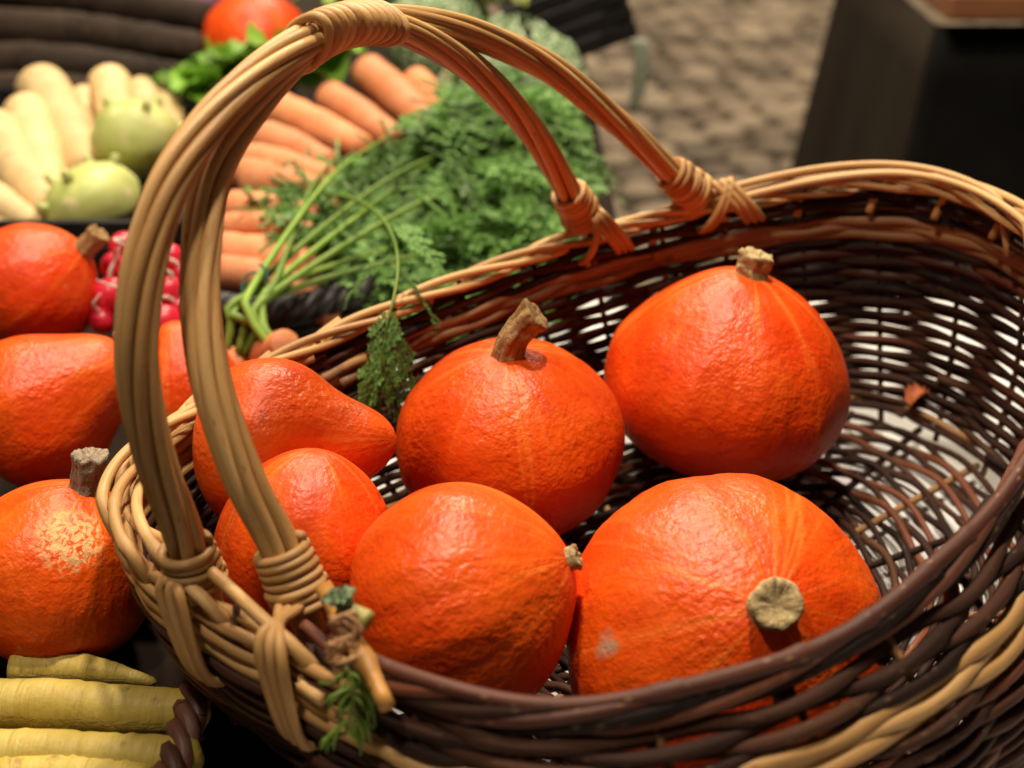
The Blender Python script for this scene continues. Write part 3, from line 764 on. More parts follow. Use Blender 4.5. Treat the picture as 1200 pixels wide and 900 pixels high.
for lab, pts, rad in (
    ('uppermost long black radish', [(-0.7616, 1.7800, 0.1357), (-0.5626, 1.7600, 0.1173), (-0.4000, 1.7400, 0.0969)], [.026, .027, .022]),
    ('middle long black radish', [(-0.7612, 1.7000, 0.0970), (-0.5656, 1.6800, 0.0928), (-0.3915, 1.6600, 0.0756)], [.026, .026, .021]),
    ('lower long black radish behind the parsnips', [(-0.7130, 1.6200, 0.0725), (-0.5486, 1.6100, 0.0686), (-0.3959, 1.6000, 0.0497)], [.024, .025, .020]),
    ('lowest long black radish, half hidden by parsnips', [(-0.7223, 1.5750, 0.0468), (-0.5405, 1.5700, 0.0450), (-0.4022, 1.5600, 0.0306)], [.022, .022, .018])):
    root_veg('black_radish', lab, 'radish', pts, rad, MV['black'], gbk, rings=.04)
root_veg('carrot', 'blurred carrot end in the far corner above the black radishes', 'carrot', [(-0.7983, 1.8600, 0.1082), (-0.7193, 1.8400, 0.1053), (-0.6637, 1.8300, 0.1027)], [.022, .022, .015], MV['carrot'])

def ball(name, label, cat, loc, r, sq, mat, group=None, bumps=.03, bs=30, parent=None, nu=36, nv=24, pinch=0.):
    V = []; F = []; UV = []
    sd = random.random()*40
    for j in range(nv+1):
        th = .01+(PI-.02)*j/nv
        for i in range(nu):
            ph = 2*PI*i/nu
            d = Vector((math.sin(th)*math.cos(ph), math.sin(th)*math.sin(ph), math.cos(th)*sq))
            k = 1+bumps*noise.noise(d*(bs*r)+Vector((sd, 0, 0)))+bumps*.5*noise.noise(d*(bs*r*2.5)+Vector((sd, 0, 3)))
            if pinch and th > PI/2: k *= 1+pinch*max(0, -math.cos(th))**6
            V.append(d*r*k); UV.append((i/nu, j/nv))
    for j in range(nv):
        for i in range(nu): F.append((j*nu+i, (j+1)*nu+i, (j+1)*nu+(i+1) % nu, j*nu+(i+1) % nu))
    F.append(tuple(range(nu))); F.append(tuple(nv*nu+i for i in range(nu-1, -1, -1)))
    o = link(name, mesh(name, V, F, UV), mat, parent); o.location = loc
    if label: tag(o, label, cat, group)
    return o
def kohlrabi(label, loc, r, sq, rz):
    root = tag(empty('kohlrabi', loc), label, 'kohlrabi', 'kohlrabi in the black crate'); root.rotation_euler = (-.5, .2, rz)
    ball('bulb', None, None, (0, 0, 0), r, sq, MV['kohl'], None, .05, 40, root)
    for k in range(7):
        a = k*2.4; el = .35+.14*k
        d = Vector((math.cos(a)*math.cos(el), math.sin(a)*math.cos(el), math.sin(el)*sq))
        P = [tuple(d*r*.94), tuple(d*r*1.06), tuple(d*r*1.14+Vector((0, 0, .004)))]
        tube('leaf_stub', resample(P, 6), [.006, .0055, .005, .0045, .004, .003], MV['kohl'], root, 8)
kohlrabi('pale green kohlrabi higher up beside the handle', (-0.3689, 1.2200, 0.0964), .0435, .88, .4)
kohlrabi('pale green kohlrabi at the crate front above the radishes', (-0.3902, 1.1250, 0.0637), .047, .80, 1.6)
ball('turnip', 'blurred purple turnip at the very back behind the black radishes', 'turnip', (-0.4403, 1.8600, 0.1082), .040, .9, MV['turnip'])

# radishes
gr = 'red radishes behind the handle'
for k, (loc, r, lab) in enumerate((
    ((-0.3075, 0.9450, 0.0960), 19, 'red radish at the top of the bunch with white root'),
    ((-0.2723, 0.9450, 0.0858), 18, 'red radish high between the two handle bows'),
    ((-0.3114, 0.9250, 0.0877), 17, 'red radish under the uppermost one'),
    ((-0.3103, 0.9050, 0.0719), 21, 'red radish beside the red-orange pumpkin stem'),
    ((-0.3156, 0.8900, 0.0571), 15, 'red radish low against the red-orange pumpkin'),
    ((-0.2670, 0.9100, 0.0733), 18, 'red radish in the middle between the handle bows'),
    ((-0.2663, 0.8850, 0.0581), 21, 'red radish with bright highlight between the handle bows'),
    ((-0.2693, 0.8650, 0.0433), 19, 'lowest red radish between the handle bows'),
    ((-0.2934, 0.9250, 0.0783), 20, 'red radish half hidden behind the leftmost handle bow'),
    ((-0.2895, 0.8950, 0.0649), 20, 'red radish behind the leftmost handle bow, lower down'),
    ((-0.2935, 0.9550, 0.0882), 16, 'red radish just behind the leftmost handle bow top'),
    ((-0.2919, 0.8750, 0.0485), 19, 'red radish at the foot of the bunch behind the handle'),
    ((-0.2617, 0.9350, 0.0761), 16, 'red radish at the edge of the inner handle bow'),
    ((-0.2582, 0.9050, 0.0602), 17, 'red radish peeping past the inner handle bow'))):
    root = tag(empty('radish', loc), lab, 'radish', gr)
    rr = r/1500*.97
    root.rotation_euler = (random.uniform(-.8, .4), random.uniform(-.6, .6), random.uniform(0, 6))
    ball('bulb', None, None, (0, 0, 0), rr, 1.05, MV['radish'], None, .04, 60, root, 24, 16)
    P = resample([(0, 0, rr*.9), (.002, .001, rr*1.4), (random.uniform(-.006, .006), .006, rr*2.1), (random.uniform(-.012, .012), .01, rr*2.8)], 12)
    tube('root', P, np.linspace(.0022, .0004, 12), MV['white_root'], root, 6)

# carrots
gc = 'carrots in the dark woven basket'
for lab, pts, rad in (
    ('large carrot pointing up-left, nearest the lettuce', [(-0.2567, 1.3600, 0.0870), (-0.2104, 1.3100, 0.0834), (-0.1455, 1.2400, 0.0786)], [.020, .0205, .014]),
    ('carrot lying under the large one', [(-0.2777, 1.2900, 0.0805), (-0.2325, 1.2500, 0.0806), (-0.1736, 1.1900, 0.0778)], [.019, .020, .014]),
    ('carrot between the large one and the thick upper carrot', [(-0.2044, 1.4000, 0.0888), (-0.1699, 1.3500, 0.0843), (-0.1188, 1.2800, 0.0755)], [.019, .019, .014]),
    ('thick carrot at the top beside the greens', [(-0.1681, 1.4600, 0.1015), (-0.1305, 1.4000, 0.0907), (-0.0858, 1.3200, 0.0766)], [.022, .022, .016]),
    ('carrot end at the upper edge of the greens', [(-0.1118, 1.4600, 0.0917), (-0.0915, 1.4100, 0.0860), (-0.0646, 1.3500, 0.0721)], [.017, .017, .013]),
    ('carrot crossing below, next to the inner handle bow', [(-0.2767, 1.2200, 0.0799), (-0.2312, 1.1900, 0.0813), (-0.1657, 1.1300, 0.0852)], [.016, .017, .012]),
    ('carrot end with a yellow leaf on it', [(-0.2506, 1.1500, 0.0781), (-0.2134, 1.1300, 0.0819), (-0.1608, 1.0900, 0.0849)], [.018, .018, .013]),
    ('carrot end second above the leaf stalks', [(-0.2576, 1.1000, 0.0714), (-0.2213, 1.0800, 0.0757), (-0.1637, 1.0500, 0.0792)], [.0155, .0155, .011]),
    ('thin carrot end close to the inner handle bow', [(-0.2578, 1.0600, 0.0673), (-0.2202, 1.0500, 0.0728), (-0.1674, 1.0200, 0.0753)], [.0125, .0125, .010]),
    ('carrot end just above the tied leaf stalks', [(-0.2544, 1.0300, 0.0570), (-0.2144, 1.0100, 0.0607), (-0.1558, 0.9800, 0.0641)], [.0175, .018, .013]),
    ('short carrot end between the crossing carrot and the yellow-leafed one', [(-0.2822, 1.2000, 0.0709), (-0.2447, 1.1700, 0.0762), (-0.1960, 1.1200, 0.0838)], [.016, .016, .012]),
    ('carrot end half covered by fronds at the greens edge', [(-0.2288, 1.1300, 0.0685), (-0.1939, 1.1000, 0.0731), (-0.1500, 1.0600, 0.0801)], [.016, .016, .012]),
    ('small carrot end lowest beside the inner handle bow', [(-0.2520, 1.0000, 0.0508), (-0.2214, 0.9850, 0.0542), (-0.1818, 0.9600, 0.0553)], [.015, .015, .011]),
    ('carrot in shade under the greens, nearest the dark rim', [(-0.1964, 0.9850, 0.0542), (-0.1763, 0.9650, 0.0453), (-0.1442, 0.9400, 0.0362)], [.016, .016, .010]),
    ('carrot in shade beneath the leaf mass', [(-0.1552, 1.0400, 0.0545), (-0.1285, 1.0200, 0.0549), (-0.0939, 1.0000, 0.0555)], [.018, .018, .012])):
    root_veg('carrot', lab, 'carrot', pts, rad, MV['carrot'], gc, rings=.03)

# carrot bunch: carrot, bent stalks, and a heap of feathery fronds
def kites(V, F, base, dirv, side, up, L, W):
    b = len(V)
    V += [base, base+dirv*L*.45+side*W*.5+up*L*.10, base+dirv*L, base+dirv*L*.45-side*W*.5+up*L*.10]
    F += [(b, b+1, b+2), (b, b+2, b+3)]
def frond_mesh(k, pairs=7, curl=.35):
    rs = random.Random(100+k); V = []; F = []
    def pt(s): return Vector((s, .06*math.sin(s*3+k), .18*math.sin(s*2.2)-curl*s*s))
    P = [pt(i/12) for i in range(13)]
    Vt, Ft, _ = tube_data(np.array(P), np.linspace(.014, .005, 13), 5)
    V += [Vector(v) for v in Vt]; F += Ft
    up = Vector((0, 0, 1))
    def leaf(base, d, L, depth):
        d = d.normalized(); side = up.cross(d).normalized(); nrm = d.cross(side)
        if depth == 0:
            for a in (-.75, 0, .75):
                dd = (d*math.cos(a)+side*math.sin(a)+nrm*rs.uniform(-.3, .3)).normalized()
                kites(V, F, base, dd, nrm.cross(dd).normalized(), nrm, L*(1 if a == 0 else .8), L*.46)
            return
        n = 3
        b = len(V); w = .006
        V.extend([base+side*w, base-side*w, base+d*L]); F.append((b, b+1, b+2))
        for i in range(1, n+1):
            q = base+d*L*(i/(n+.6))+nrm*(-.12*L*(i/n)**2)
            for sg in (-1, 1):
                a = rs.uniform(.7, 1.05)
                leaf(q, d*math.cos(a)+side*sg*math.sin(a)+nrm*rs.uniform(-.25, .25), L*.36*(1-.18*i/n), 0)
        leaf(base+d*L*.95-nrm*.1*L, d, L*.38, 0)
    for i in range(pairs):
        s = .22+.72*i/(pairs-1); base = pt(s); t = (pt(min(1, s+.02))-pt(s-.02)).normalized()
        side = up.cross(t).normalized(); L = .36*(1-.55*(s-.2)/.8)*rs.uniform(.85, 1.15)
        for sg in (-1, 1):
            a = rs.uniform(.75, 1.05)
            leaf(base, t*math.cos(a)+side*sg*math.sin(a)+up*rs.uniform(-.25, .35), L, 1)
    leaf(pt(.97), (pt(1)-pt(.95)), .22, 1)
    return mesh('frond', [tuple(v) for v in V], F, smooth=False)
fr = [frond_mesh(k, curl=.15+.12*(k % 4)) for k in range(6)]
for me in fr: me.materials.append(MV['frond'])
bunch = tag(empty('carrot_bunch', (-0.1801, 0.9000, 0.0300)), 'bunch of carrots with big feathery green tops spilling towards the basket', 'carrot bunch')
BL = np.array(bunch.location)
TIE = np.array((-0.1939, 0.8850, 0.0832))
car = root_veg('carrot', None, None, np.array([(-0.1623, 0.8300, 0.0668), (-0.1783, 0.8450, 0.0535), (-0.2065, 0.8700, 0.0261)]), [.0125, .0125, .009], MV['carrot']); car.parent = bunch; car.location = Vector(car.location)-bunch.location
car2 = root_veg('carrot', None, None, np.array([(-0.2042, 0.8400, 0.0504), (-0.2197, 0.8600, 0.0255), (-0.2421, 0.8800, -0.0081)]), [.012, .012, .009], MV['carrot']); car2.parent = bunch; car2.location = Vector(car2.location)-bunch.location
# stalks rise from the crowns to the tie, then fan out
rs = random.Random(4)
ends = [(0.0051, 1.1079, 0.0646), (-0.0440, 1.2109, 0.1019), (-0.0187, 1.2271, 0.1002), (0.0255, 1.0695, 0.0403), (0.0093, 1.1695, 0.0837), (-0.1214, 1.2038, 0.1044), (-0.1677, 1.1860, 0.0905)]
for k, e in enumerate(ends):
    e = np.array(e); r0 = np.array((-0.1760, 0.8350, 0.0615)) if k % 3 else np.array((-0.2028, 0.8450, 0.0493))
    w = TIE+np.array([rs.uniform(-.016, .018), rs.uniform(-.012, .012), rs.uniform(-.006, .010)])
    m1 = (w+e)/2+np.array([0, .01, rs.uniform(-.005, .02)])
    P = resample([r0+np.array([rs.uniform(-.012, .010), 0, 0]), (r0+w)/2+np.array([rs.uniform(-.014, .008), -.006, .004]), w, m1, e], 40)
    tube('stalk', P-BL, np.linspace(.0036, .0009, 40), MV['stalk'], bunch, 6)
FR = [  # where each frond starts, its heading, rise, roll and length
((-0.2084, 1.0847, 0.1087), -0.44, -0.89, -0.37, 0.096),
((-0.2152, 1.0979, 0.0865), -0.81, -0.14, -0.01, 0.092),
((-0.0470, 1.2756, 0.1201), -0.35, 0.13, 0.14, 0.105),
((-0.0588, 1.1439, 0.1025), 0.38, 0.12, -0.29, 0.103),
((-0.1444, 1.0829, 0.0691), -1.57, -0.38, 0.10, 0.112),
((-0.2533, 1.1625, 0.0576), -0.30, 0.14, 0.54, 0.084),
((-0.0528, 1.0412, 0.0957), 0.57, -0.82, -0.90, 0.128),
((-0.0957, 0.9959, 0.0705), 0.33, -0.28, -0.07, 0.088),
((-0.0030, 1.0640, 0.0691), -1.51, 0.14, -0.11, 0.075),
((0.0077, 1.0893, 0.0762), 0.43, -0.85, -0.00, 0.086),
((-0.1560, 1.1061, 0.0624), -1.52, -0.23, 0.30, 0.109),
((-0.1771, 1.0336, 0.0745), -0.85, -0.15, -0.22, 0.105),
((-0.1430, 1.0883, 0.0927), -1.31, -0.46, -0.18, 0.092),
((-0.2358, 1.1336, 0.0590), -0.73, -0.09, 0.12, 0.088),
((-0.0503, 1.2924, 0.1060), -0.80, 0.22, -0.16, 0.107),
((-0.2233, 1.1133, 0.0699), -0.01, -0.16, 0.03, 0.116),
((-0.1328, 1.0617, 0.0399), -1.60, 0.41, 0.22, 0.088),
((-0.0445, 1.0243, 0.0834), 0.08, -0.18, -0.24, 0.092),
((-0.0046, 1.2591, 0.1121), -1.21, -0.34, -0.25, 0.113),
((-0.0799, 1.0636, 0.0744), -0.25, -0.67, -0.59, 0.116),
((-0.0640, 1.2584, 0.1078), -0.84, 0.05, 0.15, 0.084),
((-0.1802, 1.0520, 0.0996), -0.15, -0.60, 0.59, 0.116),
((-0.1879, 1.0471, 0.0366), -0.19, -0.05, 0.27, 0.097),
((-0.1515, 1.0195, 0.0420), 0.08, 0.02, 0.34, 0.087),
((-0.0485, 1.1794, 0.1310), 0.06, -0.38, 0.39, 0.105),
((-0.1869, 1.0747, 0.0657), -0.44, -0.23, 0.18, 0.103),
((-0.0828, 1.2307, 0.1058), -0.96, -0.21, 0.21, 0.083),
((-0.2583, 1.1212, 0.0752), -0.31, -0.32, 0.39, 0.088),
((-0.1483, 1.0811, 0.1059), -0.54, -0.57, 0.46, 0.109),
((-0.1993, 1.0963, 0.0742), -0.91, -0.59, 0.78, 0.107),
((-0.0134, 1.2075, 0.1081), -0.15, -0.38, -0.31, 0.119),
((-0.0606, 1.3265, 0.1204), -1.33, -0.13, 1.46, 0.110),
((-0.0487, 1.0541, 0.0787), -0.36, -0.09, -0.61, 0.086),
((-0.0855, 1.0755, 0.0966), -0.64, -0.65, 0.27, 0.107),
((-0.0044, 1.2810, 0.1401), -0.84, -0.85, 0.49, 0.103),
((-0.2253, 1.1843, 0.0454), -1.46, 0.18, 0.37, 0.100),
((-0.0822, 1.0463, 0.1036), -0.52, -0.89, 0.34, 0.123),
((-0.1979, 1.0726, 0.0787), -0.94, -0.36, 0.37, 0.107),
((-0.0584, 1.2765, 0.1063), -0.90, 0.13, 0.19, 0.099),
((-0.1912, 1.1053, 0.1078), -0.58, -1.12, 0.10, 0.102),
((-0.0671, 1.1801, 0.0957), -1.22, -0.63, -0.18, 0.121),
((-0.0485, 1.1752, 0.1264), 0.21, -0.07, 0.11, 0.103),
((-0.2486, 1.1386, 0.0651), -0.69, -0.27, -0.09, 0.103),
((-0.0438, 1.2297, 0.1424), -0.82, -0.38, 0.64, 0.089),
((-0.2024, 1.1521, 0.0485), -0.45, 0.65, -0.27, 0.086),
((-0.1152, 1.0535, 0.0781), -0.92, -0.30, 0.03, 0.128),
((-0.0236, 1.2652, 0.1078), -1.65, -0.08, 0.41, 0.089),
((-0.0871, 1.2038, 0.0943), -0.31, -0.33, 0.38, 0.096),
((-0.1839, 1.1631, 0.0708), -0.63, 0.00, -0.52, 0.109),
((-0.0872, 1.2011, 0.0844), -0.42, -0.14, 0.58, 0.120),
((-0.2121, 1.0219, 0.0831), 0.82, -0.27, -0.40, 0.102),
((-0.0654, 1.0686, 0.0590), -1.74, -0.44, 0.30, 0.102),
((-0.1969, 1.0655, 0.0957), -0.96, -0.50, -0.23, 0.105),
((-0.0693, 1.1667, 0.0908), -0.59, 0.28, 0.61, 0.104),
((-0.0479, 1.2298, 0.1060), -1.61, 0.14, -0.24, 0.122),
((-0.1085, 1.1375, 0.0822), -0.01, -0.17, 0.69, 0.089),
((0.0032, 1.2544, 0.0812), -2.18, 0.31, 0.11, 0.084),
((-0.0521, 1.2091, 0.0980), -0.21, -0.30, 0.01, 0.117),
((-0.1366, 1.0766, 0.0765), -1.30, -0.52, -0.22, 0.105),
((-0.0556, 1.2165, 0.1320), -0.09, -0.17, 0.47, 0.078),
((-0.1652, 1.1107, 0.0742), -0.97, -0.62, -0.39, 0.109),
((-0.0217, 1.1802, 0.0698), -1.47, -0.06, 0.03, 0.126),
((-0.2182, 1.1062, 0.0396), -0.81, 0.65, 0.06, 0.097),
((-0.1991, 1.1187, 0.1087), -0.98, -1.10, -0.25, 0.120),
((-0.0761, 1.2258, 0.1305), -0.91, -0.14, 0.30, 0.130),
((-0.0102, 1.1082, 0.0748), 0.08, -0.14, 0.01, 0.086),
((-0.2110, 1.0407, 0.0569), 0.65, -0.05, 0.36, 0.124),
((-0.2167, 1.1573, 0.0966), -1.36, -0.67, 0.23, 0.128),
((-0.2208, 1.0979, 0.0496), -0.48, 0.29, 0.66, 0.088),
((0.0509, 1.0942, 0.0872), -2.52, -0.46, -0.01, 0.121),
((-0.0192, 1.2857, 0.1111), -1.76, -0.18, 0.72, 0.102),
((-0.0786, 1.2186, 0.0833), -0.11, 0.25, 0.53, 0.109),
((-0.0963, 1.0570, 0.0626), -0.18, -0.44, 0.14, 0.120),
((-0.0539, 1.2790, 0.1420), -0.25, -0.72, 0.06, 0.126),
((-0.0556, 1.2991, 0.1080), -0.35, 0.16, -0.15, 0.083),
((-0.0794, 1.1141, 0.1220), -0.37, -0.59, -0.06, 0.129),
((-0.0263, 1.2853, 0.1359), -1.27, -0.17, 0.05, 0.109),
((-0.1407, 1.1244, 0.0612), -1.27, 0.04, 0.66, 0.074),
((-0.0235, 1.2503, 0.0820), -0.81, 0.03, 0.24, 0.101),
((-0.0693, 1.1249, 0.0684), -1.88, -0.28, -0.14, 0.115),
((-0.1985, 1.1149, 0.0710), -0.85, 0.14, 0.09, 0.097),
((-0.1448, 1.0770, 0.0746), -1.14, -0.30, -0.06, 0.101),
((-0.1407, 1.0156, 0.0825), -0.58, -0.56, 0.31, 0.110),
((-0.0196, 1.2342, 0.1052), -0.40, 0.07, 0.42, 0.084),
((-0.0309, 1.2545, 0.1458), -0.36, -0.70, -0.43, 0.092),
((-0.2323, 1.0955, 0.0679), -0.38, -0.60, 0.24, 0.127),
((-0.0493, 1.1459, 0.0698), 1.16, 0.08, -0.45, 0.087),
((-0.0443, 1.1097, 0.0810), -0.13, -1.18, 0.29, 0.089),
((-0.1234, 1.1879, 0.0728), -1.44, -0.10, 0.26, 0.086),
((-0.1865, 1.0218, 0.0626), -0.42, 0.10, -0.17, 0.096),
((0.0265, 1.2728, 0.1101), -1.61, -0.56, -0.29, 0.099),
((-0.0982, 1.0639, 0.0971), 0.19, -0.28, 0.44, 0.103),
((-0.0474, 1.2467, 0.1141), -1.15, 0.03, 0.31, 0.107),
((-0.2126, 1.1763, 0.0915), -1.30, -0.52, 0.07, 0.124),
((-0.0344, 1.3098, 0.1465), -0.92, -0.80, 0.24, 0.105),
((-0.0560, 1.1779, 0.1231), 0.35, -0.01, 0.04, 0.089),
((-0.2078, 1.1262, 0.0707), -1.09, -0.11, 0.42, 0.105),
((-0.0598, 1.1745, 0.1252), -0.54, -0.58, 0.02, 0.113),
((-0.0782, 1.0922, 0.0489), 1.47, 0.15, -0.26, 0.090),
((-0.2043, 1.1522, 0.0770), -1.52, -0.38, 0.11, 0.130),
((-0.0219, 1.2595, 0.1357), -0.45, -0.46, 0.25, 0.112),
((-0.1129, 1.1840, 0.1117), -0.33, -0.10, 0.04, 0.109),
((-0.0023, 1.1354, 0.1180), -1.94, -0.59, -0.53, 0.105),
((-0.0685, 1.2148, 0.1093), -0.10, 0.16, 0.14, 0.091),
((-0.0765, 1.0235, 0.0395), -0.72, 0.23, 0.28, 0.107),
((-0.1971, 1.0420, 0.0708), 0.20, -0.53, 0.14, 0.109),
((-0.2177, 1.1242, 0.0938), -0.71, -0.30, 0.31, 0.129),
((-0.2405, 1.0491, 0.0912), 0.34, -0.56, 0.01, 0.088),
((-0.1914, 1.0753, 0.0698), -0.99, -0.47, 0.10, 0.095),
((-0.2405, 1.0795, 0.0777), -0.14, -0.20, -0.01, 0.108),
((-0.2190, 1.0871, 0.0652), 0.46, 0.04, 0.29, 0.109),
((-0.0076, 1.1973, 0.1327), -0.90, -0.53, -0.04, 0.089),
((-0.1656, 1.2168, 0.0979), -1.31, -0.59, 0.27, 0.124),
((0.0402, 1.1727, 0.0631), -1.55, 0.20, 0.56, 0.085),
((-0.0346, 1.2557, 0.1583), -0.20, -0.86, -0.28, 0.120),
((-0.0059, 1.2177, 0.1265), -0.38, -0.38, -0.13, 0.105),
((-0.1656, 1.1972, 0.0453), -1.15, 0.37, 0.53, 0.109),
((-0.0759, 1.2460, 0.1243), -1.23, -0.07, 0.29, 0.127),
((-0.1771, 1.0001, 0.0643), 0.33, 0.12, 0.34, 0.093),
((-0.2135, 1.1259, 0.0639), -1.35, 0.12, -0.09, 0.107),
((-0.1775, 1.1411, 0.0938), -0.67, -0.45, 0.09, 0.118),
((-0.1938, 1.0825, 0.1087), -0.59, -0.82, 0.46, 0.105),
((-0.1874, 1.1316, 0.0805), -1.14, -0.19, 0.30, 0.109),
((-0.0675, 1.0286, 0.0594), -0.17, -0.16, 0.46, 0.122),
((-0.1903, 1.1947, 0.0974), -1.45, -0.95, 0.23, 0.117),
((-0.0597, 1.2050, 0.1008), -1.14, 0.26, -0.22, 0.087),
((-0.0539, 1.2073, 0.1273), -1.12, -0.50, 0.03, 0.125),
((0.0466, 1.2032, 0.1086), -1.74, -0.53, -0.44, 0.124),
((-0.0219, 1.1505, 0.0925), 0.81, 0.08, 0.69, 0.104),
((0.0173, 1.0933, 0.0766), -1.30, -0.46, 0.06, 0.092),
((-0.1975, 1.0907, 0.0929), -1.04, -0.83, 0.34, 0.108),
((-0.0167, 1.2176, 0.1030), -0.80, -0.36, 0.58, 0.103),
((0.0326, 1.2544, 0.1576), -1.61, -0.77, -0.23, 0.117),
((-0.1318, 1.0536, 0.0833), -0.56, -0.36, 0.23, 0.117),
((-0.0354, 1.0315, 0.0478), -1.12, 0.17, 0.45, 0.101),
((-0.0884, 1.1563, 0.0785), -1.25, -0.66, 0.05, 0.108),
((-0.2213, 1.1697, 0.0777), -0.69, -0.38, -0.32, 0.114),
((-0.1786, 1.0993, 0.0745), -0.16, 0.41, 0.37, 0.093),
((-0.0692, 1.2104, 0.1372), -0.56, -0.56, -0.74, 0.115),
((-0.1576, 1.0739, 0.0754), -0.56, -0.49, 0.70, 0.105),
((0.0268, 1.1274, 0.0863), -1.32, -0.37, 0.54, 0.089),
((-0.0201, 1.2319, 0.1002), -0.97, -0.32, -0.11, 0.100),
((-0.1839, 1.1434, 0.0921), -0.53, -0.31, 0.38, 0.089),
((-0.1538, 1.1581, 0.0519), -1.58, 0.32, -0.08, 0.075),
((-0.0270, 1.2484, 0.1433), -1.94, -0.35, 0.05, 0.096),
((-0.2499, 1.0548, 0.0771), 0.45, -0.16, -0.48, 0.102),
((-0.0427, 1.0680, 0.0709), 0.48, 0.40, -0.94, 0.079),
((-0.1994, 1.1774, 0.0784), -1.19, -0.31, 0.02, 0.124),
((-0.2059, 1.0653, 0.0496), 0.21, -0.29, -0.07, 0.106),
((-0.2315, 1.1198, 0.0682), -0.95, 0.11, 0.25, 0.081),
((0.0161, 1.3394, 0.1154), -2.11, 0.08, -0.38, 0.122),
((-0.0833, 1.2169, 0.1421), -0.28, -0.42, 0.37, 0.089),
((0.0095, 1.1152, 0.0368), -1.76, 0.09, 0.47, 0.081),
((0.0706, 1.1265, 0.0904), -2.15, -0.78, 0.49, 0.109),
((-0.1370, 1.0423, 0.0825), -0.16, -0.41, -0.24, 0.098),
((-0.0340, 1.0785, 0.0226), -1.06, 0.39, -0.42, 0.091),
((-0.0063, 1.2724, 0.1302), -1.14, -0.12, -0.06, 0.113),
((-0.1178, 1.0984, 0.0921), -0.04, -0.76, 0.08, 0.121),
((0.0144, 1.2815, 0.0942), -1.26, 0.42, -0.07, 0.100),
((-0.1702, 1.1878, 0.0726), -2.07, -0.13, -0.23, 0.110),
((-0.0868, 1.2779, 0.1435), -0.41, -0.60, 0.24, 0.090),
((-0.1341, 1.1344, 0.0579), -2.39, -0.06, -0.63, 0.077),
((-0.1922, 1.0615, 0.0676), -1.06, -0.21, -0.20, 0.108),
((-0.1858, 1.0647, 0.0406), -0.26, -0.16, 0.06, 0.085),
((-0.0524, 1.1452, 0.0545), -0.65, 0.14, -0.12, 0.084),
((-0.0579, 1.2293, 0.1439), -1.50, -0.70, -0.10, 0.115),
((-0.0397, 1.2416, 0.0963), -1.76, -0.28, -0.13, 0.085),
((-0.0850, 1.1026, 0.0635), -1.02, -0.10, -0.32, 0.086),
((-0.0459, 1.2496, 0.1167), -0.99, -0.66, 0.34, 0.100),
((-0.2257, 1.1657, 0.0886), -1.42, -0.72, 0.29, 0.091),
((-0.0292, 1.1710, 0.1120), 0.52, -0.40, -0.06, 0.073),
((-0.2344, 1.1308, 0.0581), -0.91, 0.04, 0.26, 0.115),
((-0.0437, 1.1227, 0.1114), -0.26, -0.27, 0.15, 0.089),
((-0.0859, 1.0495, 0.0509), -0.43, -0.00, 0.01, 0.100),
((-0.0777, 1.1176, 0.1029), -1.28, -0.51, -0.17, 0.120),
((-0.0907, 1.2209, 0.1089), -0.63, -0.35, 0.30, 0.115),
((-0.2009, 0.9701, 0.0805), 1.17, -0.14, -0.09, 0.109),
((-0.1499, 1.1913, 0.1110), -0.20, -0.71, 0.18, 0.093),
((-0.1190, 1.0034, 0.0782), 0.51, -0.45, -0.49, 0.121),
((-0.1692, 1.1284, 0.0904), -1.00, -0.31, -0.04, 0.092),
((-0.1803, 1.1645, 0.0832), -0.57, -0.31, -0.06, 0.121),
((-0.1807, 1.0765, 0.0868), -1.40, -0.45, 0.45, 0.095),
((-0.1902, 1.0038, 0.0617), -0.09, 0.19, 0.02, 0.090),
((-0.0724, 1.0740, 0.0575), 0.27, -0.05, -0.00, 0.112),
((-0.1136, 1.0851, 0.0425), -1.67, -0.26, 0.16, 0.094),
((0.0353, 1.2259, 0.1019), -2.50, 0.72, 0.14, 0.086),
((-0.0028, 1.2288, 0.1283), -0.92, -0.44, 0.03, 0.111),
((-0.0538, 1.3224, 0.1347), -0.96, -0.32, 0.49, 0.120),
((-0.2285, 1.1363, 0.0567), -0.54, 0.06, -0.57, 0.090),
((-0.0927, 1.2665, 0.1412), 0.25, -0.66, 0.14, 0.096),
((-0.1165, 1.1494, 0.1379), -1.10, -1.10, -0.39, 0.121),
((-0.0223, 1.1741, 0.1218), -0.11, -0.24, 0.43, 0.087),
((-0.2221, 1.1594, 0.0794), -0.42, -0.59, -0.41, 0.086),
((-0.0625, 1.0830, 0.0826), 1.07, -0.46, 0.59, 0.110),
((0.0107, 1.1158, 0.0601), -1.52, -0.28, 0.03, 0.087),
((0.0302, 1.1120, 0.0864), -1.67, -0.62, -0.73, 0.112),
((-0.1064, 1.1786, 0.1120), 0.37, -0.34, -0.20, 0.114),
((-0.2389, 1.1780, 0.0710), -0.63, -0.01, -0.32, 0.096),
((-0.0575, 1.0401, 0.1141), -1.21, -1.25, 0.11, 0.129),
((-0.0994, 1.2204, 0.1365), -0.21, -0.58, -0.34, 0.096),
((-0.1980, 1.0920, 0.0952), -0.26, -0.10, -0.09, 0.102),
((-0.2027, 1.1375, 0.0967), -0.89, -0.54, 0.44, 0.123),
((-0.1049, 1.1236, 0.0795), -0.14, -0.34, 0.55, 0.086),
((-0.0746, 1.1317, 0.0896), -0.53, -0.11, 0.25, 0.088),
((-0.2472, 1.1050, 0.0820), -0.08, -0.22, -0.15, 0.095)]
for k, (p, az, el, roll, sc) in enumerate(FR):
    o = link('frond', fr[k % 6], None, bunch); o.location = np.array(p)-BL
    o.rotation_euler = (roll, -el, az); o.scale = (sc, sc, sc)
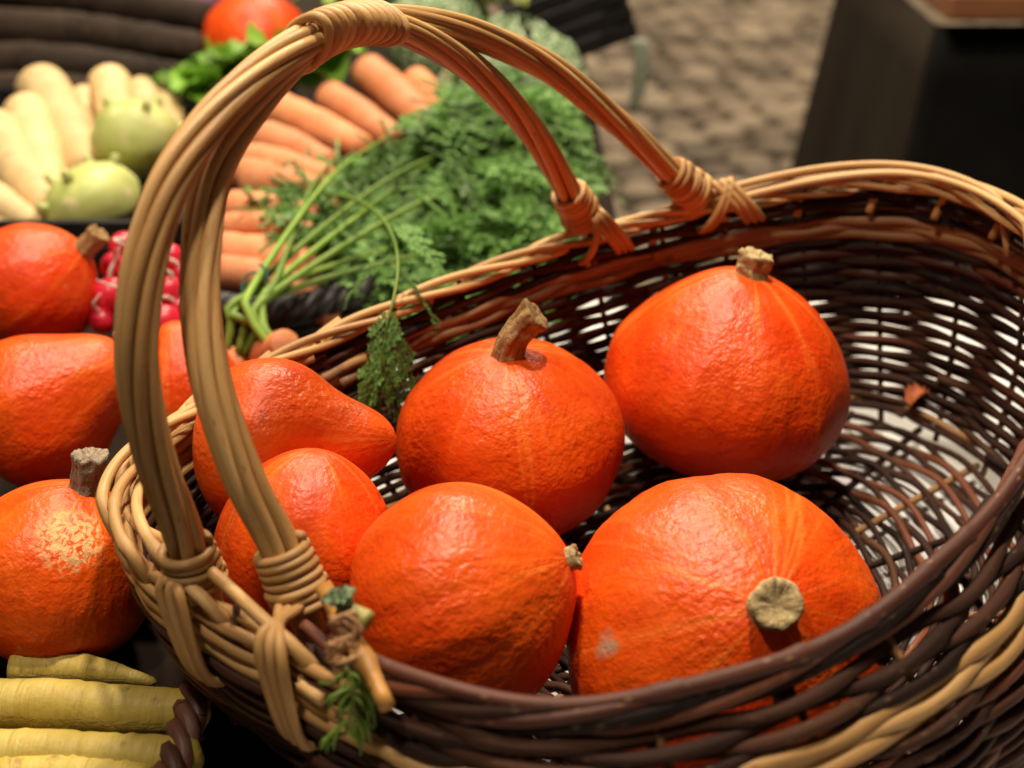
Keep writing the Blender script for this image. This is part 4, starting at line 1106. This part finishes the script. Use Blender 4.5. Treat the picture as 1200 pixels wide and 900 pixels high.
# the frond that droops over the back rim into the basket
dr = resample([(-0.1696, 1.0600, 0.0991), (-0.1295, 0.9800, 0.1238), (-0.0988, 0.8950, 0.1418), (-0.0809, 0.8200, 0.1519), (-0.0733, 0.7550, 0.1560), (-0.0755, 0.7220, 0.1444), (-0.0799, 0.7150, 0.1271)], 30)
tube('stalk', dr-BL, np.linspace(.0019, .0010, 30), MV['stalk'], bunch, 6)
for (p, az, el, roll, sc) in (((-0.0740, 0.7280, 0.1533), -1.9, -1.0, .2, .065), ((-0.0758, 0.7200, 0.1447), -1.2, -1.1, .9, .075), ((-0.0766, 0.7140, 0.1394), -2.0, -1.15, -.5, .075), ((-0.0793, 0.7100, 0.1308), -2.2, -1.1, .3, .062), ((-0.0761, 0.7160, 0.1431), -1.6, -1.2, 1.6, .07), ((-0.0813, 0.7060, 0.1257), -2.1, -1.0, -.9, .05),
                              ((-0.0932, 0.8750, 0.1429), -.6, -.3, .3, .06), ((-0.0779, 0.7900, 0.1531), -2.6, -.5, .4, .05), ((-0.0745, 0.7570, 0.1563), -.4, -.8, -.3, .05)):
    o = link('frond', fr[1], None, bunch); o.location = np.array(p)-BL; o.rotation_euler = (roll, -el, az); o.scale = (sc*.85, sc*.5, sc*.5)
tie = []
for q in np.linspace(0, 2*PI*2.2, 50): tie.append(TIE+np.array([.010*math.cos(q), .008*math.sin(q), .010*math.sin(q)+.0012*q-.006]))
tube('tie', np.array(tie)-BL, .0011, mat_veg('green_tie', (.02, .08, .05), (.03, .11, .07), 30, .5, .0002), bunch, 6)

# lettuce and savoy
def leaf_sheet(name, parent, loc, az, el, L, W, mat, ruf=.012, cup=.3, seed=0, nu=18, nv=12):
    V = []; F = []
    for i in range(nu+1):
        s = i/nu
        for j in range(nv+1):
            t = 2*j/nv-1
            w = W*(math.sin(PI*min(.97, s*.82+.12))**.7)
            x = s*L; y = t*w/2
            z = cup*w*t*t*.5+.25*L*math.sin(s*2)-.30*L*s*s+ruf*abs(t)**1.5*math.sin(s*24+t*6+seed)+ruf*.6*noise.noise(Vector((x*40, y*40, seed)))
            V.append((x, y, z))
    for i in range(nu):
        for j in range(nv): F.append((i*(nv+1)+j, (i+1)*(nv+1)+j, (i+1)*(nv+1)+j+1, i*(nv+1)+j+1))
    o = link(name, mesh(name, V, F), mat, parent); o.location = loc; o.rotation_euler = (random.uniform(-.3, .3), -el, az)
    return o
def lettuce(label, loc, n, L, W, mat, seed, cat='lettuce'):
    root = tag(empty('lettuce', loc), label, cat)
    rr = random.Random(seed)
    for k in range(n):
        leaf_sheet('leaf', root, (rr.uniform(-.015, .015), rr.uniform(-.015, .015), rr.uniform(0, .02)), 2*PI*k/n+rr.uniform(-.3, .3), rr.uniform(.0, .75), L*rr.uniform(.8, 1.15), W*rr.uniform(.8, 1.15), mat, .004, .45, seed*7+k)
lettuce('bright green lettuce head beside the carrots under the handle crown', (-0.2415, 1.4700, 0.0810), 9, .085, .085, MV['lettuce'], 1)
lettuce('bright green lettuce in front of the far red-orange pumpkin', (-0.3134, 1.4600, 0.0758), 7, .055, .06, MV['lettuce'], 2)
lettuce('small green leaf tuft between kohlrabi and the handle', (-0.3627, 1.4300, 0.0705), 6, .05, .04, MV['lettuce'], 3)
lettuce('pale yellow-green leaves at the top edge above the handle', (-0.0293, 1.6000, 0.1425), 8, .06, .05, mat_leaf('pale_leaf', (.34, .42, .07), (.48, .52, .14), 18, .3), 4)
lettuce('small light leaf tuft peeping over the crown binding', (-0.2148, 1.5500, 0.1552), 6, .045, .04, mat_leaf('light_leaf', (.26, .44, .05), (.50, .58, .18), 18, .3), 5)
lettuce('dark green leaves behind the carrots at the very back', (-0.1857, 1.6600, 0.1083), 9, .08, .07, mat_leaf('dark_leaf', (.05, .11, .03), (.10, .18, .06), 18, .2), 6)
def savoy(label, loc, r):
    root = tag(empty('savoy_cabbage', loc), label, 'cabbage')
    V = []; F = []
    def shell(nm, a0, span, rad, open_, sd):
        V = []; F = []; nu, nv = 44, 36
        for i in range(nu+1):
            for j in range(nv+1):
                s, t = i/nu, 2*j/nv-1
                th = PI*.98-s*PI*.92; half = span*math.sin(PI*(.08+.84*s))**.6
                ph = a0+t*half
                d = Vector((math.sin(th)*math.cos(ph), math.sin(th)*math.sin(ph), math.cos(th)))
                vein = math.exp(-(t/.05)**2)*.05+.02*max(0, math.cos(abs(t)*22-s*13))**6
                crk = .030*abs(noise.noise(d*17+Vector((sd, 0, 0))))+.015*noise.noise(d*40+Vector((sd, 2, 0)))
                R = rad*(1+open_*(s**3)*1.0+open_*.5*t*t+crk+vein+.03*(abs(t)**3)*math.sin(s*30+sd))
                V.append(d*R)
        for i in range(nu):
            for j in range(nv): F.append((i*(nv+1)+j, i*(nv+1)+j+1, (i+1)*(nv+1)+j+1, (i+1)*(nv+1)+j))
        o = link('leaf', mesh('leaf', V, F), MV['savoy'], root)
        s_ = o.modifiers.new('thick', 'SOLIDIFY'); s_.thickness = .0015
    ball('heart', None, None, (0, 0, 0), r*.90, .95, MV['savoy'], None, .06, 60, root)
    for k in range(8): shell('leaf', k*2*PI/8*3+.3, 1.0, r*(.93+.022*k), .02+.025*k, k*3.1)
savoy('pale crinkled savoy cabbage behind the carrot tops', (0.0058, 1.4200, 0.0714), .076)
savoy('dark-leaved cabbage half hidden behind the pale savoy', (-0.0849, 1.6000, 0.0967), .060)
# tilted slatted crate at the far edge and a hanging leaf
cr = crate('dark slatted crate tilted at the far table edge above the cabbage', .005, .165, 1.70, 1.84, .10, M['black_plastic'], z=.058, nsl=4, rot=(.10, -.34, .1))
lf = tag(empty('leek_leaf', (0.1789, 1.8000, 0.0001)), 'pale green leaf hanging from the tilted crate against the cobbles', 'leaf')
V = []; F = []
for i in range(15):
    s = i/14
    for j in range(5):
        t = j/4-.5; V.append((t*.024*(1-.4*s*s)+.004*math.sin(s*4), .006*math.cos(t*3)+.02*s*s, .055-.11*s))
for i in range(14):
    for j in range(4): F.append((i*5+j, i*5+j+1, (i+1)*5+j+1, (i+1)*5+j))
o = link('blade', mesh('blade', V, F), mat_leaf('leek_leaf', (.44, .47, .36), (.54, .56, .46), 20, .4), lf)
s_ = o.modifiers.new('thick', 'SOLIDIFY'); s_.thickness = .0012

# ------------------------------------------------------------ bits caught at the handle foot
def relto(root, P): return np.asarray(P)-np.array(root.location)
sp = tag(empty('leaf_sprig', (-0.0666, 0.3980, 0.1276)), 'small green carrot-leaf sprig dangling outside the basket below the handle foot', 'sprig')
main = resample([(-0.0682, 0.4000, 0.1393), (-0.0640, 0.3960, 0.1330), (-0.0648, 0.3920, 0.1231), (-0.0682, 0.3900, 0.1102)], 20)
tube('stalk', relto(sp, main), np.linspace(.0012, .0006, 20), MV['stalk'], sp, 6)
rs = random.Random(8)
for k in range(34):
    i = rs.randrange(2, 20); b = main[i]; sg = -1 if k % 2 else 1
    e = b+np.array([sg*rs.uniform(.002, .012), rs.uniform(-.005, .003), -rs.uniform(.005, .016)])
    tube('leaflet', relto(sp, resample([b, (b+e)/2+np.array([sg*.0022, -.001, .001]), e], 8)), np.array([.0004, .0006, .0008, .0009, .0009, .0008, .0006, .0003]), MV['stalk'], sp, 5)
tube('stalk', relto(sp, resample([(-0.0793, 0.4040, 0.1259), (-0.0739, 0.4010, 0.1276), (-0.0686, 0.4000, 0.1330)], 10)), .0007, MV['stalk'], sp, 6)
sb = tag(empty('stalk_stub', (-0.0661, 0.4180, 0.1492)), 'cut green stalk end stuck beside the nearer handle foot', 'stalk')
tube('stalk', relto(sb, resample([(-0.0701, 0.4180, 0.1536), (-0.0649, 0.4150, 0.1525), (-0.0580, 0.4120, 0.1514)], 10)), [.0040, .0042, .0043, .0044, .0044, .0044, .0044, .0044, .0043, .0041], mat_veg('cut_stalk', (.30, .25, .06), (.42, .36, .10), 90, .55, .0008), sb, 12)
for k in range(5):
    leaf_sheet('leaf', sb, relto(sb, [(-0.0687, 0.4140, 0.1568)])[0], 1.2+k*1.1, .3+.2*k, .010, .008, mat_leaf('grey_green_leaf', (.13, .20, .09), (.26, .34, .18), 90, .2) if k == 0 else bpy.data.materials['grey_green_leaf'], .002, .5, k, 8, 6)
sw = tag(empty('straw_wisp', (-0.0678, 0.3920, 0.1519)), 'tangle of dry brown straw at the nearer handle foot', 'straw')
straw = mat_veg('dry_straw', (.30, .13, .05), (.50, .28, .12), 120, .7, .0004)
SWP = [(-0.0719, 0.3960, 0.1584), (-0.0692, 0.3980, 0.1619), (-0.0645, 0.3980, 0.1627), (-0.0618, 0.3960, 0.1592), (-0.0643, 0.3930, 0.1557), (-0.0696, 0.3920, 0.1549), (-0.0703, 0.3900, 0.1505), (-0.0662, 0.3880, 0.1488), (-0.0622, 0.3900, 0.1514), (-0.0604, 0.3940, 0.1558)]
for k in range(26):
    a = rs.randrange(0, 7); n = rs.randrange(2, 5)
    P = [np.array(SWP[(a+i) % 10])+np.array([rs.uniform(-.003, .003), rs.uniform(-.002, .002), rs.uniform(-.003, .003)]) for i in range(n+1)]
    tube('straw', relto(sw, resample(P, 14)), rs.uniform(.0005, .0011), straw, sw, 5)
scp = tag(empty('skin_scrap', (0.2933, 0.8069, 0.0300)), 'small reddish dry leaf scrap on the basket floor near the back wall', 'leaf')
leaf_sheet('leaf', scp, (-.006, 0, 0), .4, .5, .017, .014, mat_veg('dry_red_scrap', (.34, .07, .02), (.46, .13, .04), 150, .6, .0005), .003, .7, 3, 8, 6)
